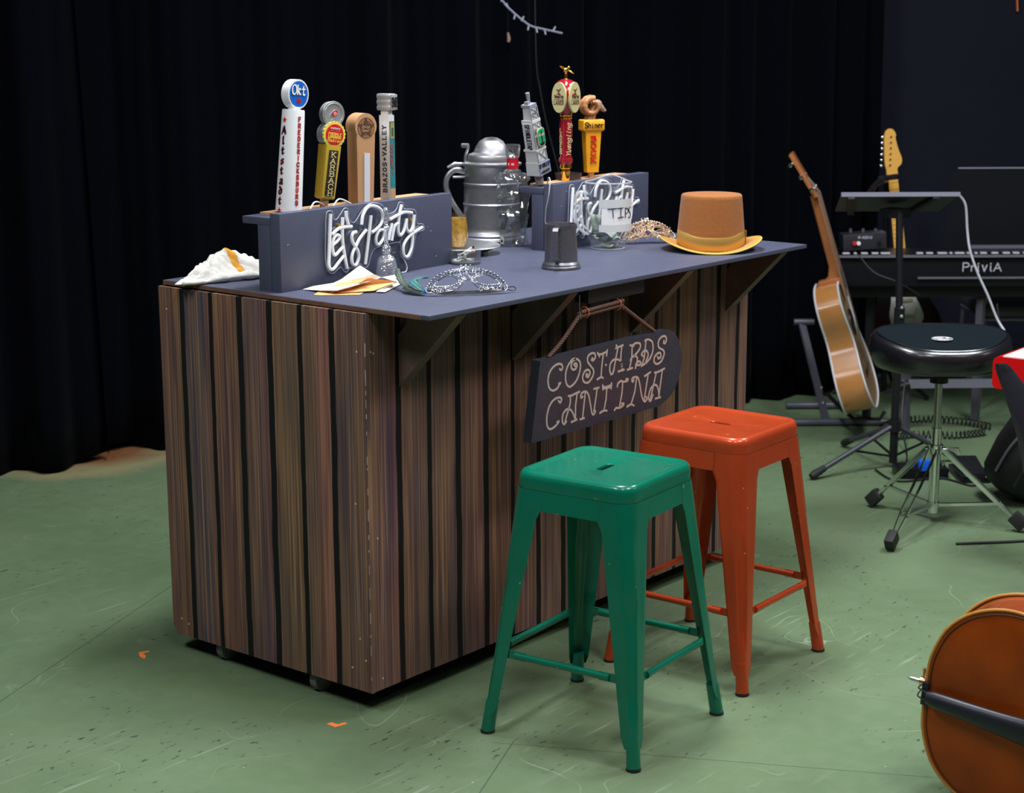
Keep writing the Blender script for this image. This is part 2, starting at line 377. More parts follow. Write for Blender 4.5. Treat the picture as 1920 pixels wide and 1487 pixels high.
STAR = [(.5 * math.sin(PI * k / 5) * (1 if k % 2 == 0 else .42), .5 * math.cos(PI * k / 5) * (1 if k % 2 == 0 else .42)) for k in range(10)]
def text(mb, txt, T, h, wd=None, gap=.18, th=.16, t=.0006, serif=False, nib=None, slant=0, down=False, center=True):
    """letters along +x of T (or stacked downwards), cap height h; th = stroke weight as a share of h"""
    sx = h if wd is None else wd / .6
    step = .6 * sx + gap * h; n = len(txt)
    x0 = -(n * step - gap * h) / 2 if center and not down else 0
    for i, c in enumerate(txt):
        ox, oy = (x0 + i * step, 0) if not down else (-.3 * sx, -i * h * (1 + gap))
        P = lambda p: (ox + p[0] * sx + p[1] * h * slant, oy + p[1] * h)
        if c == '*':
            mb.prism([(ox + .3 * sx + x * h * .95, oy + h / 2 + y * h * .95) for x, y in STAR], 0, t, T); continue
        for s_ in G[c]: mb.stroke([P(p) for p in s_], th * h, t, T, nib=(nib[0] * h, nib[1] * h) if nib else None)
        if serif:
            for p in SERIF.get(c, []):
                q = P(p); mb.stroke([(q[0] - .13 * sx, q[1]), (q[0] + .13 * sx, q[1])], th * h * .55, t, T)
def rring(hx, hy, r, n=8, e=0):
    out = []
    for cx, cy, a0 in ((hx - r, hy - r, 0), (-hx + r, hy - r, 90), (-hx + r, -hy + r, 180), (hx - r, -hy + r, 270)):
        for k in range(n + 1):
            a = rad(a0 + 90 * k / n); out.append((cx + r * math.cos(a), cy + r * math.sin(a)))
        if e:   # points along the straight side that follows
            p = out[-1]; a = rad(a0 + 90); d = (-math.sin(a), math.cos(a)); l = 2 * ((hx if a0 in (0, 180) else hy) - r)
            for j in range(1, e): out.append((p[0] + d[0] * l * j / e, p[1] + d[1] * l * j / e))
    return out
# ================================================================ SETTING
def floor_mat():
    m = bpy.data.materials.new('painted_green_floor'); m.use_nodes = True; nt = m.node_tree; L = nt.links.new
    b = nt.nodes['Principled BSDF']; tc = nn(nt, 'ShaderNodeTexCoord'); O = tc.outputs['Object']
    def noise(sc, det=4, vec=None, ro=.5, dist=0):
        n = nn(nt, 'ShaderNodeTexNoise'); n.inputs['Scale'].default_value = sc; n.inputs['Detail'].default_value = det; n.inputs['Roughness'].default_value = ro
        n.inputs['Distortion'].default_value = dist; L(vec or O, n.inputs['Vector']); return n.outputs['Fac']
    def mr(x, a, b_, c=0, d=1):
        r = nn(nt, 'ShaderNodeMapRange'); L(x, r.inputs[0])
        for i, v in enumerate((a, b_, c, d)): r.inputs[i + 1].default_value = v
        return r.outputs[0]
    def mt(op, a, b_=None):
        n = nn(nt, 'ShaderNodeMath', operation=op)
        for i, v in enumerate((a, b_)):
            if v is None: continue
            if isinstance(v, (int, float)): n.inputs[i].default_value = v
            else: L(v, n.inputs[i])
        return n.outputs[0]
    def mix(f, a, b_):
        x = nn(nt, 'ShaderNodeMix', data_type='RGBA'); L(f, x.inputs[0])
        for i, v in ((6, a), (7, b_)):
            if isinstance(v, tuple): x.inputs[i].default_value = (*v, 1)
            else: L(v, x.inputs[i])
        return x.outputs[2]
    def mapped(scale, rot):
        n = nn(nt, 'ShaderNodeMapping'); L(O, n.inputs[0]); n.inputs['Scale'].default_value = scale; n.inputs['Rotation'].default_value = (0, 0, rad(rot)); return n.outputs[0]
    c = mix(mr(noise(1.3, 5), .35, .65), (.108, .168, .085), (.138, .200, .108))
    c = mix(mr(noise(14, 6, ro=.7), .45, .75, 0, .35), c, (.17, .235, .14))
    # pale scrape marks: thin contour lines of a slow noise, only in patches
    for sc, th, se, am in ((1.7, .0010, 6.4, .45), (3.3, .0018, 9.7, .35)):
        v = nn(nt, 'ShaderNodeVectorMath', operation='ADD'); L(O, v.inputs[0]); v.inputs[1].default_value = (se, se * 2, 0)
        ln = mt('ABSOLUTE', mt('SUBTRACT', noise(sc, 1.2, v.outputs[0]), .5))
        k = mt('MULTIPLY', mr(ln, th * .3, th, 1, 0), mr(noise(2.1, 3, v.outputs[0]), .52, .62, 0, am))
        c = mix(k, c, (.42, .52, .38))
    s1 = mr(noise(1, 3, mapped((3, 60, 1), 55)), .62, .70, 0, .32)
    c = mix(mt('MULTIPLY', s1, mr(noise(1.1, 2), .5, .6)), c, (.36, .46, .33))
    # dark scuffs
    s2 = mr(noise(1, 5, mapped((22, 60, 1), -20), .65), .615, .65, 0, .85)
    c = mix(mt('MULTIPLY', s2, mr(noise(1.7, 2), .46, .56)), c, (.022, .032, .024))
    s3 = mr(noise(60, 3, ro=.6), .70, .73, 0, .8)
    c = mix(mt('MULTIPLY', s3, mr(noise(2.3, 2), .45, .55)), c, (.03, .05, .03))
    # paint specks
    vo = nn(nt, 'ShaderNodeTexVoronoi'); vo.inputs['Scale'].default_value = 14; L(O, vo.inputs['Vector'])
    vc = nn(nt, 'ShaderNodeSeparateColor'); L(vo.outputs['Color'], vc.inputs[0])
    sp = mt('MULTIPLY', mr(vo.outputs['Distance'], .018, .03, 1, 0), mt('GREATER_THAN', vc.outputs[0], .62))
    c = mix(sp, c, (.55, .52, .42))
    # board joints, thin and dark
    sx = nn(nt, 'ShaderNodeSeparateXYZ'); L(O, sx.inputs[0])
    for (x0, y0, x1, y1, a0, a1) in ((-.444, .883, .388, 1.255, -.6, 1.2), (.085, -.397, .357, -.91, -.05, 1.6), (.085, -.397, -.62, -.72, -.02, 1.2)):
        dx, dy = x1 - x0, y1 - y0; l = math.hypot(dx, dy); dx /= l; dy /= l
        X = mt('SUBTRACT', sx.outputs[0], x0); Y = mt('SUBTRACT', sx.outputs[1], y0)
        d = mt('ABSOLUTE', mt('SUBTRACT', mt('MULTIPLY', X, dy), mt('MULTIPLY', Y, dx)))
        a = mt('ADD', mt('MULTIPLY', X, dx), mt('MULTIPLY', Y, dy))
        k = mt('MULTIPLY', mr(d, .001, .0022, .6, 0), mt('MULTIPLY', mt('GREATER_THAN', a, a0), mt('LESS_THAN', a, a1)))
        c = mix(k, c, (.02, .035, .02))
    # unpainted brown boards near the left curtain
    d = nn(nt, 'ShaderNodeVectorMath', operation='DISTANCE'); L(O, d.inputs[0]); d.inputs[1].default_value = (1.34, 3.00, 0)
    dd = mt('ADD', d.outputs['Value'], mt('MULTIPLY', mt('SUBTRACT', noise(5, 4), .5), .22))
    c = mix(mr(dd, .44, .56, 1, 0), c, (.27, .25, .13))
    c = mix(mr(dd, .26, .40, 1, 0), c, (.20, .085, .035))
    L(c, b.inputs['Base Color'])
    L(mr(noise(3.5, 5), .3, .7, .36, .54), b.inputs['Roughness']); b.inputs['Specular IOR Level'].default_value = .5
    bp = nn(nt, 'ShaderNodeBump'); bp.inputs['Strength'].default_value = .12; bp.inputs['Distance'].default_value = .003
    L(noise(7, 4), bp.inputs['Height']); L(bp.outputs[0], b.inputs['Normal'])
    return m
m = MB(); a = [W(-3.6, -4.6), W(-3.6, 5.6), W(11, 5.6), W(11, -5.6)]
m.prism([(p.x, p.y) for p in a], -.05, 0); m.build('floor', floor_mat(), loc=(0, 0, 0), smooth=0, kind='structure')
black_wall = pm('black_painted_wall', (.009, .010, .019), .75, spec=.15, noise=(3, .25), bump=(60, .3), wear=((.12, .12, .14), 26, .80))
m = MB(); A_, B_ = W(6.9, -5.2), W(9.55, 4.8); d_ = (B_ - A_).normalized(); n_ = Vector((-d_.y, d_.x, 0))
m.box((A_ + B_) / 2 + n_ * .08 + UP * 2, ((B_ - A_).length, .16, 4.2), Matrix((d_, n_, UP)).transposed()); m.build('wall_back', black_wall, smooth=0, kind='structure')

grey_wall = pm('grey_painted_wall', (.09, .09, .095), .8)
for nm, a_, b_ in (('wall_front', W(-3.6, -5.2), W(-3.6, 5.6)), ('wall_right', W(-3.6, 5.4), W(9.6, 5.4)), ('wall_left', W(-3.6, -5.1), W(7.2, -5.1))):
    m = MB(); d_ = (b_ - a_).normalized(); m.box((a_ + b_) / 2 + UP * 2, ((b_ - a_).length, .12, 4.2), Matrix((d_, Vector((-d_.y, d_.x, 0)), UP)).transposed()); m.build(nm, grey_wall, smooth=0, kind='structure')
m = MB(); m.prism([(p.x, p.y) for p in a], 4.1, 4.16); m.build('ceiling', pm('dark_ceiling', (.10, .10, .11), .8), smooth=0, kind='structure')
velvet = pm('black_velvet', (.0016, .0019, .0034), .95, noise=(90, .35), sheen=.012, spec=.02)
def curtain(pts, z0, z1, amp, wave, seed, label, lean=0):
    rnd = random.Random(seed); P = cr([(W(f, r).x, W(f, r).y) for f, r in pts], 16); ln = [0]
    for p, q in zip(P, P[1:]): ln.append(ln[-1] + (q - p).length)
    tot = ln[-1]; N = int(tot / .012); base = []; ph = rnd.random() * 6
    fold = []; s_ = 0
    while s_ < tot + .6: w_ = wave * rnd.uniform(.6, 1.6); fold.append((s_, w_, rnd.uniform(.5, 1.2))); s_ += w_
    def off(s):
        for a, w_, g in fold:
            if a <= s < a + w_: u = (s - a) / w_; return amp * g * (math.sin(PI * u) ** 1.6) , u
        return 0, 0
    rows = []
    for zi in range(0, 13):
        t = zi / 12; z = z0 + (z1 - z0) * t; row = []
        for i in range(N + 1):
            s = tot * i / N; k = max(j for j in range(len(ln)) if ln[j] <= s + 1e-9); k = min(k, len(P) - 2)
            u = (s - ln[k]) / (ln[k + 1] - ln[k]); p = P[k].lerp(P[k + 1], u); d = (P[k + 1] - P[k]).normalized()
            n = Vector((d.y, -d.x, 0))
            sh = s + .05 * math.sin(s * 2.3 + seed) * (1 - t) + lean * (1 - t)
            o, _ = off(max(0, sh)); o *= (1.05 - .35 * t); o += .012 * math.sin(s * 31 + t * 3 + seed) + .006 * math.sin(s * 77)
            row.append((p.x + n.x * o, p.y + n.y * o, z + (.012 * math.sin(s * 9 + seed) + .01 * math.sin(s * 23) + .012 if zi == 0 else 0)))
        rows.append(row)
    m = MB(); m.grid(rows); o = m.build('stage_curtain', velvet, smooth=80, label=label, cat='curtain', group='black stage curtains')
    so = o.modifiers.new('thickness', 'SOLIDIFY'); so.thickness = .004
curtain([(6.55, -3.6), (6.72, -2.6), (6.90, -1.83), (7.02, -1.76)], 0.0, 3.4, .10, .26, 3, 'black velvet stage curtain nearest the left edge, its hem ending in a corner')
curtain([(7.22, -2.0), (7.24, -1.5), (7.4, -.9), (7.65, -.3), (7.92, .30)], 0.0, 3.4, .09, .30, 5, 'black velvet stage curtain hanging behind the left tap handles')
curtain([(8.0, .27), (8.1, .9), (8.26, 1.4), (8.5, 1.72)], 0.0, 3.4, .08, .20, 9, 'black velvet stage curtain between the yellow tap handle and the electric guitar')

# ================================================================ BAR
E_ST = [(0, (.13, .085, .075)), (.13, (.15, .10, .08)), (.15, (.34, .15, .11)), (.20, (.38, .16, .12)), (.23, (.20, .12, .075)), (.26, (.13, .095, .08)),
        (.31, (.21, .13, .06)), (.36, (.16, .115, .075)), (.42, (.21, .13, .065)), (.44, (.20, .13, .07)), (.46, (.20, .09, .11)), (.49, (.12, .085, .10)), (.58, (.15, .10, .08)), (.60, (.19, .105, .065)), (.64, (.17, .085, .065)),
        (.72, (.16, .08, .06)), (.74, (.15, .08, .075)), (.77, (.085, .08, .10)), (.85, (.09, .085, .10)), (.87, (.19, .11, .06)), (1, (.15, .08, .065))]
F_ST = [(0, (.14, .085, .075)), (.045, (.14, .075, .09)), (.06, (.24, .095, .10)), (.075, (.18, .105, .075)), (.12, (.13, .09, .09)), (.14, (.19, .115, .08)), (.18, (.14, .09, .085)), (.20, (.15, .095, .075)), (.25, (.22, .105, .11)),
        (.27, (.22, .105, .055)), (.32, (.15, .075, .06)), (.36, (.13, .08, .085)), (.44, (.16, .10, .07)), (.52, (.14, .08, .10)), (.60, (.17, .105, .07)), (.70, (.16, .085, .06)), (.78, (.20, .12, .075)), (.86, (.13, .085, .095)), (.93, (.18, .11, .075)), (1, (.21, .115, .08))]
end_mat = planks('painted_plank_end', 'Y', .118, .1148, E_ST)
front_mat = planks('painted_plank_front', 'X', .116, .1142, F_ST)
slate = pm('slate_grey_paint', (.060, .067, .110), .5, noise=(40, .12), bump=(220, .25), wear=((.5, .5, .52), 70, .83), rvar=.06)
rawply = pm('raw_plywood_edge', (.13, .07, .04), .7, noise=(30, .4))
dark_in = pm('dark_plywood', (.02, .014, .012), .8)
brkt = pm('painted_bracket', (.13, .078, .068), .5, noise=(18, .5))
bar = thing('bar_counter', 'dark striped wooden bar with an overhanging slate grey top, standing on hidden castors', 'bar counter', Matrix())
BL, BW = 1.775, .789
screw = pm('bare_screw_dimple', (.62, .38, .28), .6); worn = pm('worn_edge', (.6, .42, .33), .7)
m = MB(); m.prism([(0, .072), (.0, .059), (BW - .02, .052), (BW, .075), (BW, 1.051), (0, 1.053)], -.012, 0, Matrix(((0, 0, -1, 0), (1, 0, 0, 0), (0, 1, 0, 0), (0, 0, 0, 1))))
m.b.verts.ensure_lookup_table()
m.mi = 1
for y, z in ((.757, .99), (.03, .955), (.045, .56), (.07, .115), (.75, .10), (.72, .09), (.04, .20), (.02, .145)): m.cyl((.0005, y, z), (-.0009, y, z), .0033, n=8)
m.mi = 2; rr = random.Random(4); z = .1
while z < 1.0:   # pale wear along the corner
    l = rr.uniform(.004, .035)
    if .3 < z < .9 or rr.random() < .3: m.box((-.0002, .0008 + rr.uniform(0, .0008), z), (.001, rr.uniform(.001, .0022), l))
    z += l + rr.uniform(.004, .05)
m.build('end_panel', [end_mat, screw, worn], bar, smooth=0)
m = MB(); m.box((BL / 2 + .006, .006, .556), (BL - .012, .012, .992)); m.mi = 1
for x, z in ((.018, .955), (.028, .95), (.03, .47), (.04, .09), (1.05, .99)): m.cyl((x, .0005, z), (x, -.0008, z), .003, n=8)
m.build('front_panel', [front_mat, screw], bar, smooth=0)
m = MB(); m.box((BL - .006, BW / 2 + .006, .556), (.012, BW - .012, .992)); m.box((BL / 2, BW - .006, .556), (BL - .026, .012, .992)); m.build('back_panel', dark_in, bar, smooth=0)
m = MB(); m.box(((.0125 + 1.79) / 2, (-.203 + .7815) / 2, CT - .006), (1.79 - .0125, .9845, .012), bev=.0015); m.build('countertop', slate, bar, smooth=30)
m = MB(); m.box((.0118, .30, CT - .0065), (.002, .96, .0105)); m.build('plywood_edge', rawply, bar, smooth=0)
for i, x in enumerate((.118, .570, 1.124, 1.642)):
    m = MB(); m.prism([(-.001, .852), (-.001, .986), (-.066, 1.053), (-.2, 1.053)], x, x + .036, Matrix(((0, 0, 1, 0), (1, 0, 0, 0), (0, 1, 0, 0), (0, 0, 0, 1)))); m.build('bracket', brkt, bar, smooth=0)
m = MB(); m.box((.81, -.155, 1.033), (.26, .045, .042)); m.build('hanging_block', pm('black_block', (.012, .012, .016), .6), bar, smooth=0)
rub = pm('grey_rubber', (.16, .17, .15), .6); steel = pm('zinc_steel', (.5, .5, .52), .35, 1)
for x, y in ((.046, .61), (.046, .235), (1.65, .61), (1.65, .2)):
    m = MB(); m.cyl((x, y - .012, .033), (x, y + .012, .033), .033, n=24); w = m.build('castor', rub, bar)
    m = MB(); m.box((x + .006, y, .068), (.05, .045, .012)); m.box((x, y - .018, .05), (.03, .004, .035)); m.box((x, y + .018, .05), (.03, .004, .035)); m.build('castor_fork', steel, w)
# ---------------------------------------------------------------- tap stands
def stand(M, L, name_label, shx0, shx1, shd, grp='tap handle stands'):
    t = thing('tap_stand', name_label, 'display stand', M, grp)
    m = MB(M); m.box((L / 2, .0175, .1028), (L, .035, .2055), bev=.0015); m.mi = 1; rr = random.Random(int(L * 1000))
    for k in range(12): m.box((rr.uniform(.02, L - .02), -.0001, rr.uniform(.01, .19)), (.002, .0008, rr.uniform(.0012, .0028)))
    fb = m.build('front_board', [slate, pm('white_chip', (.7, .68, .62), .7)], t, smooth=30)
    m = MB(M); m.box(((shx0 + shx1) / 2, .036 + shd / 2, .184), (shx1 - shx0, shd, .019), bev=.0015); sh = m.build('shelf', slate, t, smooth=30)
    m = MB(M); m.box(((shx0 + shx1) / 2 + .03, .036 + .052, .1965), (shx1 - shx0 - .05, .075, .006)); m.build('wood_strip', pm('raw_pine', (.52, .30, .15), .6, noise=(25, .25)), t, smooth=0)
    for x in (.001, L - .05):
        m = MB(M); m.box((x + .016, .0365 + .0225, .0872), (.032, .045, .1745), bev=.001); m.build('side_board', slate, t, smooth=30)
    return t
ST1 = at(.0473, .3462, CT, .0438); ST2 = at(1.1468, .3114, CT, .0564)
stand(ST1, .7077, 'slate grey tap stand at the near left end of the bar, four handles on it', 0, .69, .10)
stand(ST2, .547, 'slate grey tap stand at the far end of the bar behind the clear pitcher', 0, .53, .09)

# ---------------------------------------------------------------- neon signs
SIGN=[[(127,188),(133,185),(139,190),(135,199),(120,203),(100,198),(84,186),(77,166),(82,145),(97,135),(115,137),(124,145),(130,150),(123,149)],[(195,185),(189,191),(197,193),(202,186),(195,178),(182,179),(176,190),(185,202),(202,204),(216,191),(214,168),(199,145),(173,133),(156,144),(152,168),(161,190),(180,205),(195,206)],[(271,196),(267,192),(275,190),(284,198),(279,208),(265,210),(250,203),(250,189),(264,175),(276,161),(272,145),(253,132),(233,137),(227,152),(237,165),(252,167),(260,157),(252,147),(243,151),(245,156),(250,154)],[(295,204),(310,201),(334,204)],[(294,207),(302,196)],[(338,209),(335,194)],[(320,201),(314,172),(310,139)],[(293,134),(311,138),(319,134)],[(331,169),(333,168)],[(379,216),(382,214)],[(377,208),(411,212)],[(387,208),(378,181),(370,154),(366,145)],[(370,150),(364,140),(356,139),(350,150),(352,166),(366,177),(388,175),(402,166),(408,148)],[(405,209),(401,178),(406,150),(411,141)],[(390,141),(417,142)],[(454,202),(453,170),(443,141)],[(444,207),(462,203)],[(433,139),(456,141)],[(454,204),(471,209),(491,205),(492,192),(475,179),(455,172)],[(447,164),(455,172),(471,172),(480,164),(474,145),(471,138)],[(472,148),(488,144),(497,149),(488,155),(478,152)],[(520,210),(517,185),(513,164),(503,141)],[(516,210),(533,211),(552,200),(555,177),(543,157),(522,145),(499,140)],[(507,167),(500,173),(511,181),(525,179),(532,166),(522,150)],[(610,197),(608,191),(616,189),(622,199),(614,209),(597,209),(582,198),(584,181),(606,170),(611,157),(598,139),(577,134),(562,142),(564,156),(581,165),(593,162),(594,152),(583,149),(579,154)],[(122,103),(130,97),(135,106),(124,112),(102,109),(84,96),(73,72),(73,46),(84,33),(102,34),(117,41),(124,47),(116,45)],[(165,109),(180,108),(213,113)],[(173,106),(173,90),(166,72),(156,53),(151,39)],[(156,41),(147,35),(139,44),(141,62),(156,73),(173,71),(186,57),(194,41)],[(203,108),(196,77),(196,41)],[(179,35),(202,38)],[(228,97),(221,95),(220,103),(230,109),(245,107),(255,95),(261,75),(269,47),(276,39),(285,45),(280,51)],[(239,105),(234,75),(228,40)],[(217,36),(235,36)],[(292,108),(288,85),(279,48)],[(278,110),(301,110)],[(317,110),(335,106),(359,108)],[(318,106),(335,102),(357,104)],[(318,113),(320,101)],[(359,113),(357,98)],[(337,103),(334,72),(326,45)],[(306,38),(326,42),(338,39)],[(386,99),(389,107),(403,112),(415,108),(432,108),(436,112),(427,114)],[(411,106),(408,77),(398,42)],[(374,34),(382,39),(398,37),(414,41),(416,46),(407,47)],[(464,105),(458,101),(455,109),(466,113),(483,109),(492,91),(503,54),(516,35),(530,40),(525,47)],[(477,108),(469,70),(453,40)],[(433,34),(453,38),(466,32)],[(533,109),(523,71),(516,40)],[(516,108),(544,115)],[(565,111),(582,110),(614,115)],[(573,110),(561,77),(549,46),(544,35)],[(558,48),(550,34),(541,33),(537,48),(547,67),(566,75),(581,66),(588,40)],[(603,110),(594,69),(588,38)],[(571,34),(596,34)]]
NEON=[[(0.1779,0.1919),(0.1737,0.1479),(0.1673,0.0772),(0.1657,0.0559),(0.1739,0.0433),(0.1871,0.0463),(0.2033,0.059),(0.225,0.0747)],[(0.1814,0.1079),(0.2027,0.1183),(0.211,0.1283),(0.2007,0.1337),(0.1873,0.1252),(0.1813,0.1044),(0.1858,0.0842),(0.1936,0.0816),(0.207,0.0892),(0.2219,0.0993)],[(0.2246,0.1789),(0.2214,0.1254),(0.2278,0.0798),(0.2371,0.039)],[(0.1824,0.1364),(0.2038,0.1486),(0.2276,0.1518),(0.2595,0.1506)],[(0.2383,0.1939),(0.2396,0.1776),(0.2469,0.1572)],[(0.2778,0.1345),(0.2643,0.1321),(0.2585,0.1182),(0.2686,0.0991),(0.2815,0.0832),(0.285,0.0647),(0.2749,0.0457),(0.2615,0.0472),(0.2567,0.064),(0.2626,0.0816),(0.2738,0.0949),(0.2907,0.1151),(0.3185,0.1361)],[(0.3388,0.1743),(0.329,0.1223),(0.3115,0.0426)],[(0.2999,0.1523),(0.3061,0.1772),(0.3258,0.1973),(0.3505,0.1988),(0.3778,0.1874),(0.3869,0.1683),(0.3794,0.1469),(0.3596,0.134),(0.3401,0.1267)],[(0.39,0.1293),(0.3706,0.1293),(0.3575,0.1104),(0.3598,0.0936),(0.3723,0.0923),(0.3866,0.1057),(0.3956,0.127),(0.395,0.1049),(0.4016,0.0912)],[(0.4256,0.1445),(0.418,0.1249),(0.4089,0.0998)],[(0.4367,0.138),(0.4297,0.12),(0.4229,0.0965)],[(0.4352,0.1344),(0.4439,0.1406),(0.4553,0.1418)],[(0.468,0.1928),(0.4557,0.1585),(0.4506,0.1255),(0.4573,0.1081),(0.4717,0.1142),(0.4807,0.1302),(0.4885,0.1519)],[(0.416,0.1556),(0.4502,0.1646),(0.4789,0.1705),(0.5119,0.1658)],[(0.4885,0.1519),(0.4864,0.1278),(0.4977,0.1136),(0.5124,0.1235),(0.5219,0.1602)],[(0.5219,0.1602),(0.5151,0.1157),(0.5082,0.0692),(0.4902,0.0447),(0.4731,0.0521),(0.4737,0.0784),(0.4973,0.1005),(0.5326,0.1141),(0.5562,0.1213)]]
NEONB=[(0.1683,0.1905),(0.1635,0.1305),(0.1613,0.0683),(0.1719,0.0384),(0.19,0.031),(0.2087,0.0397),(0.2221,0.0436),(0.2323,0.0316),(0.2456,0.0283),(0.2566,0.038),(0.2753,0.034),(0.2974,0.0444),(0.3188,0.0319),(0.3327,0.0387),(0.3445,0.0632),(0.3588,0.0784),(0.3868,0.0847),(0.4206,0.0869),(0.4661,0.0861),(0.4681,0.0539),(0.4821,0.0374),(0.5053,0.0368),(0.5233,0.0576),(0.536,0.1018),(0.5537,0.1096),(0.573,0.1135),(0.566,0.1294),(0.5425,0.1334),(0.5374,0.1659),(0.523,0.1747),(0.4856,0.1797),(0.4831,0.1948),(0.466,0.199),(0.4542,0.1823),(0.437,0.1727),(0.406,0.1735),(0.3982,0.1944),(0.368,0.2051),(0.3405,0.2047),(0.3128,0.1906),(0.2849,0.1641),(0.2713,0.1599),(0.2584,0.1719),(0.2539,0.1974),(0.2407,0.2012),(0.2272,0.1907),(0.2108,0.1761),(0.1977,0.1755),(0.1932,0.1954),(0.1803,0.1992)]
NSCR=[(0.2133, 0.159), (0.5099, 0.1478)]
white_tube = pm('white_silicone_tube', (.82, .84, .86), .45, coat=.1)
acry = glass('clear_acrylic', thin=True, ior=1.5, tint=(.93, .94, .96)); acry_e = pm('acrylic_edge', (.40, .43, .52), .15, spec=1)
F1 = ST1 @ Matrix(((1, 0, 0, 0), (0, 0, -1, 0), (0, 1, 0, 0), (0, 0, 0, 1)))   # x along the board, y up, z out
neon = thing('neon_sign', "unlit white script neon sign reading Let's Party on the left grey stand", 'neon sign', F1, 'white script neon signs')
m = MB(F1); m.prism([(x, y) for x, y in NEONB], .0065, .0085); m.build('acrylic_backing', acry, neon, smooth=0)
m = MB(F1); m.tube([(x, y, .0075) for x, y in cr2(NEONB, 3, True)], .0011, 6, closed=True); m.build('backing_edge', acry_e, neon)
m = MB(F1)
for s_ in NEON: m.tube([(x, y, .0145) for x, y in cr2(s_, 5)], .0047, 10)
m.build('neon_tube', white_tube, neon, smooth=60)
brass = pm('brass_screw', (.75, .42, .1), .3, .9)
for x, y in NSCR:
    m = MB(F1); m.cyl((x, y, 0), (x, y, .011), .003, n=10); m.cyl((x, y, .0095), (x, y, .0125), .0048, n=12); m.build('screw', brass, neon)
m = MB(F1); m.tube(cr([(.475, .045, .006), (.487, .03, .008), (.492, .014, .01), (.484, .003, .012), (.466, .002, .012)], 6), .0016, 8); m.build('power_lead', white_tube, neon)
copy_thing(neon, ST2 @ F1.inverted().inverted() if False else ST2 @ Matrix.Translation((-.092, 0, 0)) @ Matrix(((1, 0, 0, 0), (0, 0, -1, 0), (0, 1, 0, 0), (0, 0, 0, 1))),
           'unlit white script neon sign half hidden behind the clear pitcher')
m = MB(); m.tube(cr([(.205, .40, 1.262), (.23, .405, 1.285), (.262, .41, 1.28), (.285, .40, 1.262), (.30, .40, 1.275), (.325, .405, 1.287), (.36, .405, 1.275), (.385, .41, 1.262)], 6), .0022, 8)
m.build('power_cable', white_tube, label='thin white cord looping behind the left grey stand between two tap handles', cat='cable')
m = MB(); m.tube(cr([(1.135, .33, 1.20), (1.13, .315, 1.245), (1.142, .32, 1.285), (1.165, .345, 1.29), (1.19, .37, 1.262)], 6), .0016, 8); m.tube(cr([(1.135, .33, 1.20), (1.137, .332, 1.15), (1.145, .30, 1.12)], 6), .001, 6)
m.build('clear_cord', pm('pale_cord', (.55, .53, .5), .4), label='pale wire curling over the left end of the far tap stand', cat='cord')

# ---------------------------------------------------------------- hanging sign
SG = Matrix(((1, 0, 0, .4), (0, 0, -1, -.2), (0, 1, 0, .67), (0, 0, 0, 1)))
sign = thing('hanging_sign', 'slate grey board lettered COSTARDS CANTINA hanging on a rope under the bar top', 'sign', SG)
m = MB(SG)
bd = [(.008, .008), (.593, .009)] + cr2([(.593, .009), (.655, .035), (.69, .08), (.702, .132), (.69, .18), (.662, .212), (.632, .225)], 4)[1:] + [(.045, .222)]
m.prism(bd, -.030, -.001)
m.build('board', pm('chalkboard_paint', (.036, .040, .058), .42, noise=(22, .3), bump=(90, .5), wear=((.3, .31, .34), 60, .78)), sign, smooth=30)
m = MB(SG)
for s_ in SIGN:
    pts = [(x / 1000, y / 1000) for x, y in s_]
    if len(pts) > 3: pts = cr2(pts, 3)
    m.stroke(pts, .0058, .0005, Matrix.Translation((0, 0, -.0008)))
m.build('lettering', pm('cream_paint', (.50, .41, .36), .6, noise=(200, .15)), sign, smooth=0)
rope_m = pm('brown_rope', (.12, .062, .048), .8, noise=(60, .3))
def rope(mb, pts, r, pitch=.011):
    P = cr(pts, 10); ln = [0]
    for p, q in zip(P, P[1:]): ln.append(ln[-1] + (q - p).length)
    n = int(ln[-1] / (pitch / 8)); Q = []
    for i in range(n + 1):
        s = ln[-1] * i / n; k = min(max(j for j in range(len(ln)) if ln[j] <= s + 1e-9), len(P) - 2)
        Q.append((P[k].lerp(P[k + 1], (s - ln[k]) / (ln[k + 1] - ln[k] + 1e-12)), (P[k + 1] - P[k]).normalized(), s))
    for ph in range(3):
        pts2 = []
        for p, d, s in Q:
            u = d.cross(Vector((0, 1, .1))).normalized(); w = d.cross(u); a = 2 * PI * (s / (pitch * 2.6) + ph / 3)
            pts2.append(p + (u * math.cos(a) + w * math.sin(a)) * r * .46)
        mb.tube(pts2, r * .52, 6)
m = MB()
rope(m, [(.495, -.186, .893), (.56, -.18, .925), (.645, -.175, .985)], .0062); rope(m, [(.98, -.186, .896), (.91, -.18, .94), (.83, -.175, .99)], .0062)
for dy, dz in ((0, 0), (.011, .004), (-.002, .011)): rope(m, [(.645, -.178 + dy, .982 + dz), (.74, -.178 + dy, .986 + dz), (.838, -.178 + dy, .990 + dz)], .0062)
m.build('rope', rope_m, sign, smooth=60)
ot = pm('orange_cord', (.75, .16, .03), .6)
for x in (.668, .815):
    m = MB(); m.tube([(x, -.174 + .0155 * math.cos(a), .989 + (x - .668) * .03 + .0155 * math.sin(a)) for a in [2 * PI * k / 16 for k in range(16)]], .0014, 6, closed=True); m.build('binding_cord', ot, sign)
for x, z in ((.643, .988), (.836, .992)):
    m = MB(); m.tube(cr([(x, -.176, 1.04), (x, -.176, 1.0), (x - .003, -.182, z - .008), (x, -.178, z - .014), (x + .004, -.17, z - .006)], 6), .0013, 8); m.build('wire_hook', steel, sign)

